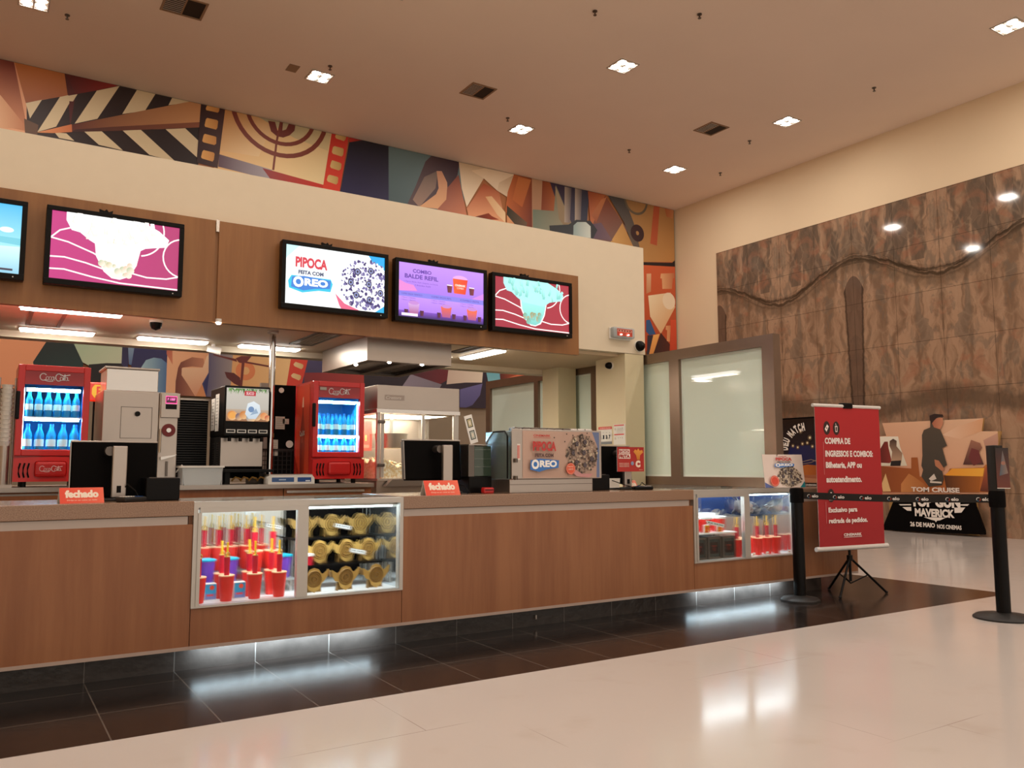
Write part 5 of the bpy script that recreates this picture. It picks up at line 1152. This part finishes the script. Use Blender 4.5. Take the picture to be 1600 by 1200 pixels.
for k in range(420):
    i = random.uniform(0, .95); j = random.random(); z = 1.1+max(0, .17*(1-i*1.25)); bmesh.ops.create_icosphere(bm_.bm, subdivisions=1, radius=random.uniform(.009, .015), matrix=Matrix.Translation((.07+i*.72, .04+j*.6, z+random.uniform(-.005, .012))))
o = bm_.obj('popped_kernels', 'popcorn', t); o['kind'] = 'stuff'
P = Pic(.13, .3, 'a83c34'); P.rect(.01, .2, .12, .28, '8c2824'); P.text('!', .055, .1, .02, .06, 'e8c060', .04); P.rect(.03, .03, .1, .06, 'c87868'); P.obj('warning_plate', 'print_gloss', t, (.13, D-.022, 1.36))
P = Pic(.2, .05, 'a89c94'); P.text('Cretors', .01, .01, .16, .03, 'cfc8c0', .02, .3); P.obj('name_plate', 'print_gloss', t, (.07, -.0062, 1.82))
area('machine_glow', (W/2, D/2, 1.69), .7, .55, 28, (1, .85, .65), parent=t)

# ================================================================ QUEUE POSTS, BELT, BANNER
def post(x, y, lb, r=.05, br=.17, head=False):
    t = thing('queue_post', lb, 'queue post', (x, y, 0), 'black queue posts')
    MB().lathe([(br, 0), (br, .012), (br*.9, .028), (r*1.3, .04), (r, .05)], seg=36).obj('base', 'charcoal', t, True)
    MB().cyl((0, 0, .05), (0, 0, .88), r, seg=28).obj('shaft', 'black', t, True); MB().lathe([(r*1.1, .87), (r*1.15, .88), (r*1.15, .98), (r*1.05, 1.0), (0, 1.005)], seg=28).obj('belt_head', 'black_matte', t, True)
    if head:
        MB().lathe([(r*1.1, 1.0), (r*1.12, 1.005), (r*1.12, 1.36), (0, 1.365)], seg=28).obj('picture_sleeve', 'charcoal', t, True)
        P = Pic(.09, .32, '2c2020', bg2='6c3428', d=(0, -1)); P.poly([(.02, .1), (.05, .3), (.08, .12)], '485868', '8c7468'); P.disc(.05, .2, .015, 'a07060'); P.rect(0, 0, .09, .006, 'd8d0c8'); P.obj('sleeve_print', 'print_gloss', t, (-.075, -.045, 1.02), rz=-1.0)
PL, PR = Vector((6.25, 4.95, 0)), Vector((6.86, 3.5, 0))
post(PL.x, PL.y, 'left black queue post standing before the right display case', .053, .17); post(PR.x, PR.y, 'right black queue post with a picture sleeve on top', .052, .22, True)
d = (PR-PL); L = d.length; rz = math.atan2(d.y, d.x)
t = thing('queue_belt', 'black retractable belt printed with elo logos between the two queue posts', 'belt', (PL.x, PL.y, .905), None, rz)
N = 24; m = MB(); bm_ = m.bm; a = [(.055+(L-.11)*k/N, -.012*math.sin(PI*k/N)) for k in range(N+1)]
vs = [[bm_.verts.new((x, yy, z+q)) for yy in (-.001, .001) for q in (0, .062)] for x, z in a]
for k in range(N):
    A, B = vs[k], vs[k+1]
    for i, j in ((0, 1), (1, 3), (3, 2), (2, 0)): bm_.faces.new((A[i], A[j], B[j], B[i]))
m.obj('strap', 'belt', t)
for k in range(7):
    u = .09+k*(L-.24)/6*1.0; P = Pic(.11, .045, None, .0003); P.ring(.02, .022, .016, .004, 'e8e8e4', PI*.35, PI*1.15, 10); P.ring(.02, .022, .016, .004, '3878a0', PI*1.2, PI*1.55, 6); P.ring(.02, .022, .016, .004, 'b84030', PI*1.6, PI*2.2, 6); P.text('elo', .045, .01, .055, .028, 'e0dcd8', .03)
    P.obj('elo_logo', 'print_matte', t, (u, -.0025, .006-.012*math.sin(PI*u/L)))

BX, BY, BR = 6.965, 4.9, .11
t = thing('banner_stand', 'tall red banner with white Portuguese text on a black tripod beside the counter', 'banner', (BX, BY, 0), None, -BR)
bw, b0, b1 = .86, .45, 1.755
MB().cyl((0, .04, .12), (0, .04, 1.79), .013, seg=12).obj('pole', 'black', t, True)
for k, an in enumerate((-2.6, -.45, 1.5)):
    f = (.36*math.cos(an), .04+.36*math.sin(an)*.8, .012); MB().tube([(0, .04, .34), f], .011, 8).obj('leg', 'black', t, True); MB().sph(f, .016, .75, 10).obj('rubber_foot', 'rubber', t, True)
    MB().tube([(0, .04, .1), (f[0]*.5, .04+(f[1]-.04)*.5, .175)], .006, 6).obj('brace', 'black', t, True)
MB().cyl((0, .04, .31), (0, .04, .36), .028, seg=14).obj('collar', 'black', t, True)
MB().cyl((-bw/2-.02, 0, b1+.012), (bw/2+.02, 0, b1+.012), .016, seg=14).obj('top_rail', 'banner_white', t, True); MB().cyl((-bw/2-.04, 0, b0-.015), (bw/2+.04, 0, b0-.015), .022, seg=14).obj('bottom_rail', 'banner_white', t, True)
MB().box(-.06, .06, -.022, .05, b1-.01, b1+.045, .01).obj('clip', 'black', t)
P = Pic(.98, b1-b0, 'b01c22', bg2='a01820', d=(0, -1)); w_ = 'f0e4e0'; H_ = b1-b0
for cx, k in ((.17, 0), (.31, 1)):
    P.disc(cx, H_-.2, .05, '2a1412', .065)
    if k == 0: P.poly([(cx-.03, H_-.21), (cx-.005, H_-.235), (cx+.03, H_-.185), (cx+.006, H_-.165)], w_); P.disc(cx, H_-.2, .008, '2a1412')
    else: P.poly([(cx-.02, H_-.18), (cx+.02, H_-.18), (cx+.014, H_-.235), (cx-.014, H_-.235)], w_); P.poly([(cx-.012, H_-.188), (cx+.012, H_-.188), (cx+.008, H_-.228), (cx-.008, H_-.228)], '2a1412'); P.stroke([(cx, H_-.18), (cx-.01, H_-.155)], .006, w_)
P.rect(.105, .67, .109, H_-.33, 'd89090')
for s, v, w2 in (('COMPRA DE', .985-.03, .38), ('INGRESSOS E COMBOS:', .85-.015, .72), ('Bilheteria, APP ou', .72, .54), ('autoatendimento.', .595, .53)): P.text(s, .13, v-.0, w2, .06 if s[0] != 'B' else .068, w_, .045)
cx = .19; P.disc(cx, .475, .05, '2a1412', .062); P.disc(cx, .495, .012, w_); P.poly([(cx-.012, .482), (cx+.012, .482), (cx+.026, .45), (cx-.026, .45)], w_); P.rect(cx-.034, .432, cx+.034, .446, w_)
P.rect(.105, .22, .109, .42, 'd89090')
P.text('Exclusivo para', .14, .305, .43, .06, w_, .045); P.text('retirada de pedidos.', .14, .205, .58, .06, w_, .045)
P.text('CINEMARK', .35, .095, .27, .026, w_, .04); P.rect(.35, .083, .62, .088, w_)
o = P.obj('printed_fabric', 'print_matte', t, (-bw/2, -.004, b0), back=.003); o.scale = (bw/.98, 1, 1)

# ================================================================ STANDEE and POSTER by the marble wall
STAND=[
([(0.31,2.0),(2.18,2.0),(2.14,1.78),(2.45,1.77),(2.34,1.34),(2.29,0.73),(0.24,0.67),(0.19,1.2),(0.22,1.75),(0.38,1.76)],'d09070','e0b898',(0.4,1)),
([(1.45,1.74),(1.74,1.88),(2.18,2.0),(2.14,1.78),(1.77,1.66)],'e8c4a8','d8a078',(1,0)),
([(2.16,1.63),(2.44,1.76),(2.34,1.34),(2.19,1.45)],'a87868','c89c88',(0,1)),
([(0.22,1.75),(0.62,1.74),(0.65,1.55),(0.77,1.2),(0.22,1.2)],'d8d0bc','f0e8d8',(0,1)),
([(0.23,1.49),(0.34,1.65),(0.41,1.65),(0.42,1.53),(0.47,1.29),(0.43,1.25),(0.23,1.26)],'5c1c18','8a3028',(1,0)),
([(0.45,1.66),(0.52,1.7),(0.59,1.66),(0.58,1.56),(0.69,1.43),(0.66,1.25),(0.45,1.25),(0.49,1.46),(0.44,1.57)],'3c2420','c09c80',(0,-1)),
([(0.46,1.29),(0.66,1.3),(0.64,1.2),(0.44,1.2)],'201818'),
([(0.19,1.2),(0.85,1.15),(0.86,1.35),(0.98,1.35),(1.0,1.01),(1.27,0.97),(1.51,1.06),(1.56,1.15),(2.13,1.17),(2.18,1.22),(2.33,1.2),(2.3,0.76),(0.23,0.71)],'8a4420','c07030',(1,0)),
([(1.47,1.04),(1.6,1.15),(2.15,1.16),(2.12,1.02),(1.51,1.02)],'e8982c','f0b040',(1,0)),
([(1.45,1.03),(2.08,1.02),(2.04,0.75),(1.49,0.74)],'48240c','a86020',(1,0)),
([(0.34,1.06),(0.43,0.73),(0.27,0.72),(0.25,0.86)],'e0b880'),
([(0.64,0.87),(0.8,1.06),(0.89,1.01),(1.08,0.88),(1.21,0.73),(0.63,0.72)],'c8844c','a05c28',(1,0)),
([(2.06,0.77),(2.18,1.17),(2.24,1.21),(2.28,1.15),(2.32,0.98),(2.3,0.76)],'5c2818','b05838',(0,1)),
([(1.8,1.22),(1.96,1.64),(2.11,1.58),(2.14,1.5),(2.08,1.43),(2.15,1.22)],'4c2824','a06c58',(0,1)),
([(1.96,1.5),(2.08,1.46),(2.11,1.26),(1.98,1.2),(1.9,1.33)],'703030'),
([(1.05,1.2),(1.08,1.38),(1.09,1.75),(1.13,1.84),(1.25,1.88),(1.27,2.08),(1.34,2.12),(1.49,2.1),(1.49,1.93),(1.43,1.84),(1.46,1.76),(1.54,1.55),(1.45,1.51),(1.49,1.33),(1.52,1.21),(1.42,1.15),(1.45,0.97),(1.41,0.86),(1.17,0.83),(1.04,1.01),(1.08,1.13)],'3a3630','54483c',(0,1)),
([(1.26,2.03),(1.3,2.08),(1.35,2.03),(1.43,2.05),(1.49,2.04),(1.49,1.93),(1.43,1.84),(1.32,1.88)],'c88868','a86048',(-1,0)),
([(1.25,2.02),(1.25,2.09),(1.34,2.12),(1.49,2.1),(1.51,2.06),(1.4,2.06),(1.33,2.0),(1.28,1.94)],'2c1814'),
([(1.3,1.31),(1.38,1.29),(1.48,1.13),(1.42,1.11),(1.31,1.2)],'b87858'),
([(1.18,0.97),(1.28,1.06),(1.32,0.97),(1.22,0.93)],'d8ccc0'),
([(1.2,0.93),(1.41,0.92),(1.41,0.89),(1.2,0.9)],'d8ccc0')]
SBASE=[(0.51, 0.59), (1.97, 0.66), (1.99, 0.53), (2.12, 0.12), (2.12, 0.05), (0.23, 0.01)]
STXT={'tom': [(0.84, 0.72), (1.7, 0.83)], 'top': [(0.84, 0.45), (1.75, 0.68)], 'mav': [(0.91, 0.28), (1.62, 0.45)], 'date': [(0.81, 0.07), (1.73, 0.21)]}
SWING=[[(0.45, 0.61), (0.85, 0.62), (0.85, 0.6), (0.48, 0.59)], [(0.52, 0.56), (0.84, 0.57), (0.84, 0.55), (0.56, 0.54)], [(0.6, 0.5), (0.84, 0.51), (0.84, 0.49), (0.63, 0.48)], [(0.67, 0.45), (0.84, 0.46), (0.84, 0.39), (0.76, 0.39)], [(2.04, 0.65), (1.74, 0.64), (1.74, 0.62), (2.0, 0.63)], [(1.97, 0.6), (1.74, 0.6), (1.74, 0.57), (1.93, 0.58)], [(1.89, 0.55), (1.74, 0.54), (1.74, 0.52), (1.86, 0.52)], [(1.82, 0.49), (1.63, 0.48), (1.63, 0.39), (1.75, 0.4)], [(1.07, 0.29), (1.47, 0.3), (1.37, 0.25), (1.31, 0.24), (1.29, 0.21), (1.27, 0.24), (1.21, 0.25)]]

t = thing('movie_standee', 'large cardboard movie standee with desert sky and a black winged title base', 'standee', (14.27, 9.6, 0), None, -PI/2)
P = Pic(2.4, 2.3, None, .0012)
for e in STAND: P.poly(*e)
P.text('TOM CRUISE', STXT['tom'][0][0], STXT['tom'][0][1]+.015, .88, .085, 'e8d8cc', .04)
P.obj('picture_board', 'print_matte', t, (0, -.012, 0))
sky = STAND[0][0]
MB().prism([(a, b) for a, b in sky], -.01, .03).obj('board', 'tan_card', t)
MB().prism([(.35, .02), (.5, .02), (.5, .7), (.35, .7)], .03, .1).prism([(1.8, .02), (1.95, .02), (1.95, .7), (1.8, .7)], .03, .1).obj('rear_strut', 'tan_card', t)
MB().prism(SBASE, -.06, -.02).obj('title_base', 'black_matte', t)
P = Pic(2.4, 1, None, .0012); W_ = 'f0e8e0'
for q in SWING: P.poly(q, W_)
P.text('TOP GUN', .84, .47, .9, .2, W_, .06); P.text('MAVERICK', .91, .3, .72, .145, W_, .05); P.text('26 DE MAIO', .81, .115, .46, .085, W_, .04); P.text('NOS CINEMAS', 1.31, .105, .43, .075, W_, .03)
P.obj('title_lettering', 'print_matte', t, (0, -.062, 0))
t = thing('film_poster', 'dark food-match poster with curved white title beside the partition end', 'poster', (14.2, 11.66, 0), None, -PI/2)
box('board', 'black_matte', t, 0, 1.16, .01, .06, .02, 2.2); box('feet', 'charcoal', t, .1, 1.06, -.05, .12, 0, .02)
P = Pic(1.16, 1.4, '1c1410', bg2='302838', d=(0, -1)); P.rect(0, 0, 1.16, .36, '8c4c34', 'a86848', (0, 1)); P.poly([(.1, .36), (.5, .42), (1.16, .4), (1.16, .85), (.3, .85)], '1c2058', '282848')
P.poly([(.2, .3), (.5, .24), (1.16, .26), (1.16, .42), (.7, .46), (.35, .4)], 'c87838', '8c4020'); P.poly([(0, .1), (.5, .2), (1.16, .16), (1.16, .06), (0, .04)], 'b07858')
rd = random.Random(2)
for k in range(9): x, y = .12+k*.12, .86+.05*math.sin(k*1.7); P.disc(x, y, .045, '5c4838'); P.disc(x, y, .02, 'e8d8b0')
for k in range(4): x, y = .35+k*.22, 1.08+.08*math.sin(k*2.2); P.disc(x, y, .06, '504034'); P.disc(x, y, .026, 'e8d8b0')
P.stroke([(.2, .62), (.4, .55), (.6, .52), (.8, .56), (1.1, .48)], .012, 'a08878'); P.stroke([(.5, .46), (.8, .5), (1.1, .62)], .012, '907868')
for k, c in enumerate('DEUMATCH'):
    an = PI*.97-(k+(.6 if k > 2 else 0))*PI*.058; r_ = .42; P.text(c, .66+r_*math.cos(an), .72+r_*math.sin(an), .07, .17, W_, .06, rot=an-PI/2+.1)
P.rect(0, 0, 1.16, .09, '181010'); P.text('BAIXE AGORA O APP CINEMARK', .06, .03, .86, .035, 'd0c8c0', .03); P.rect(1.05, .015, 1.12, .075, 'e0d8d0')
P.obj('printed_front', 'print_gloss', t, (0, .009, .77))
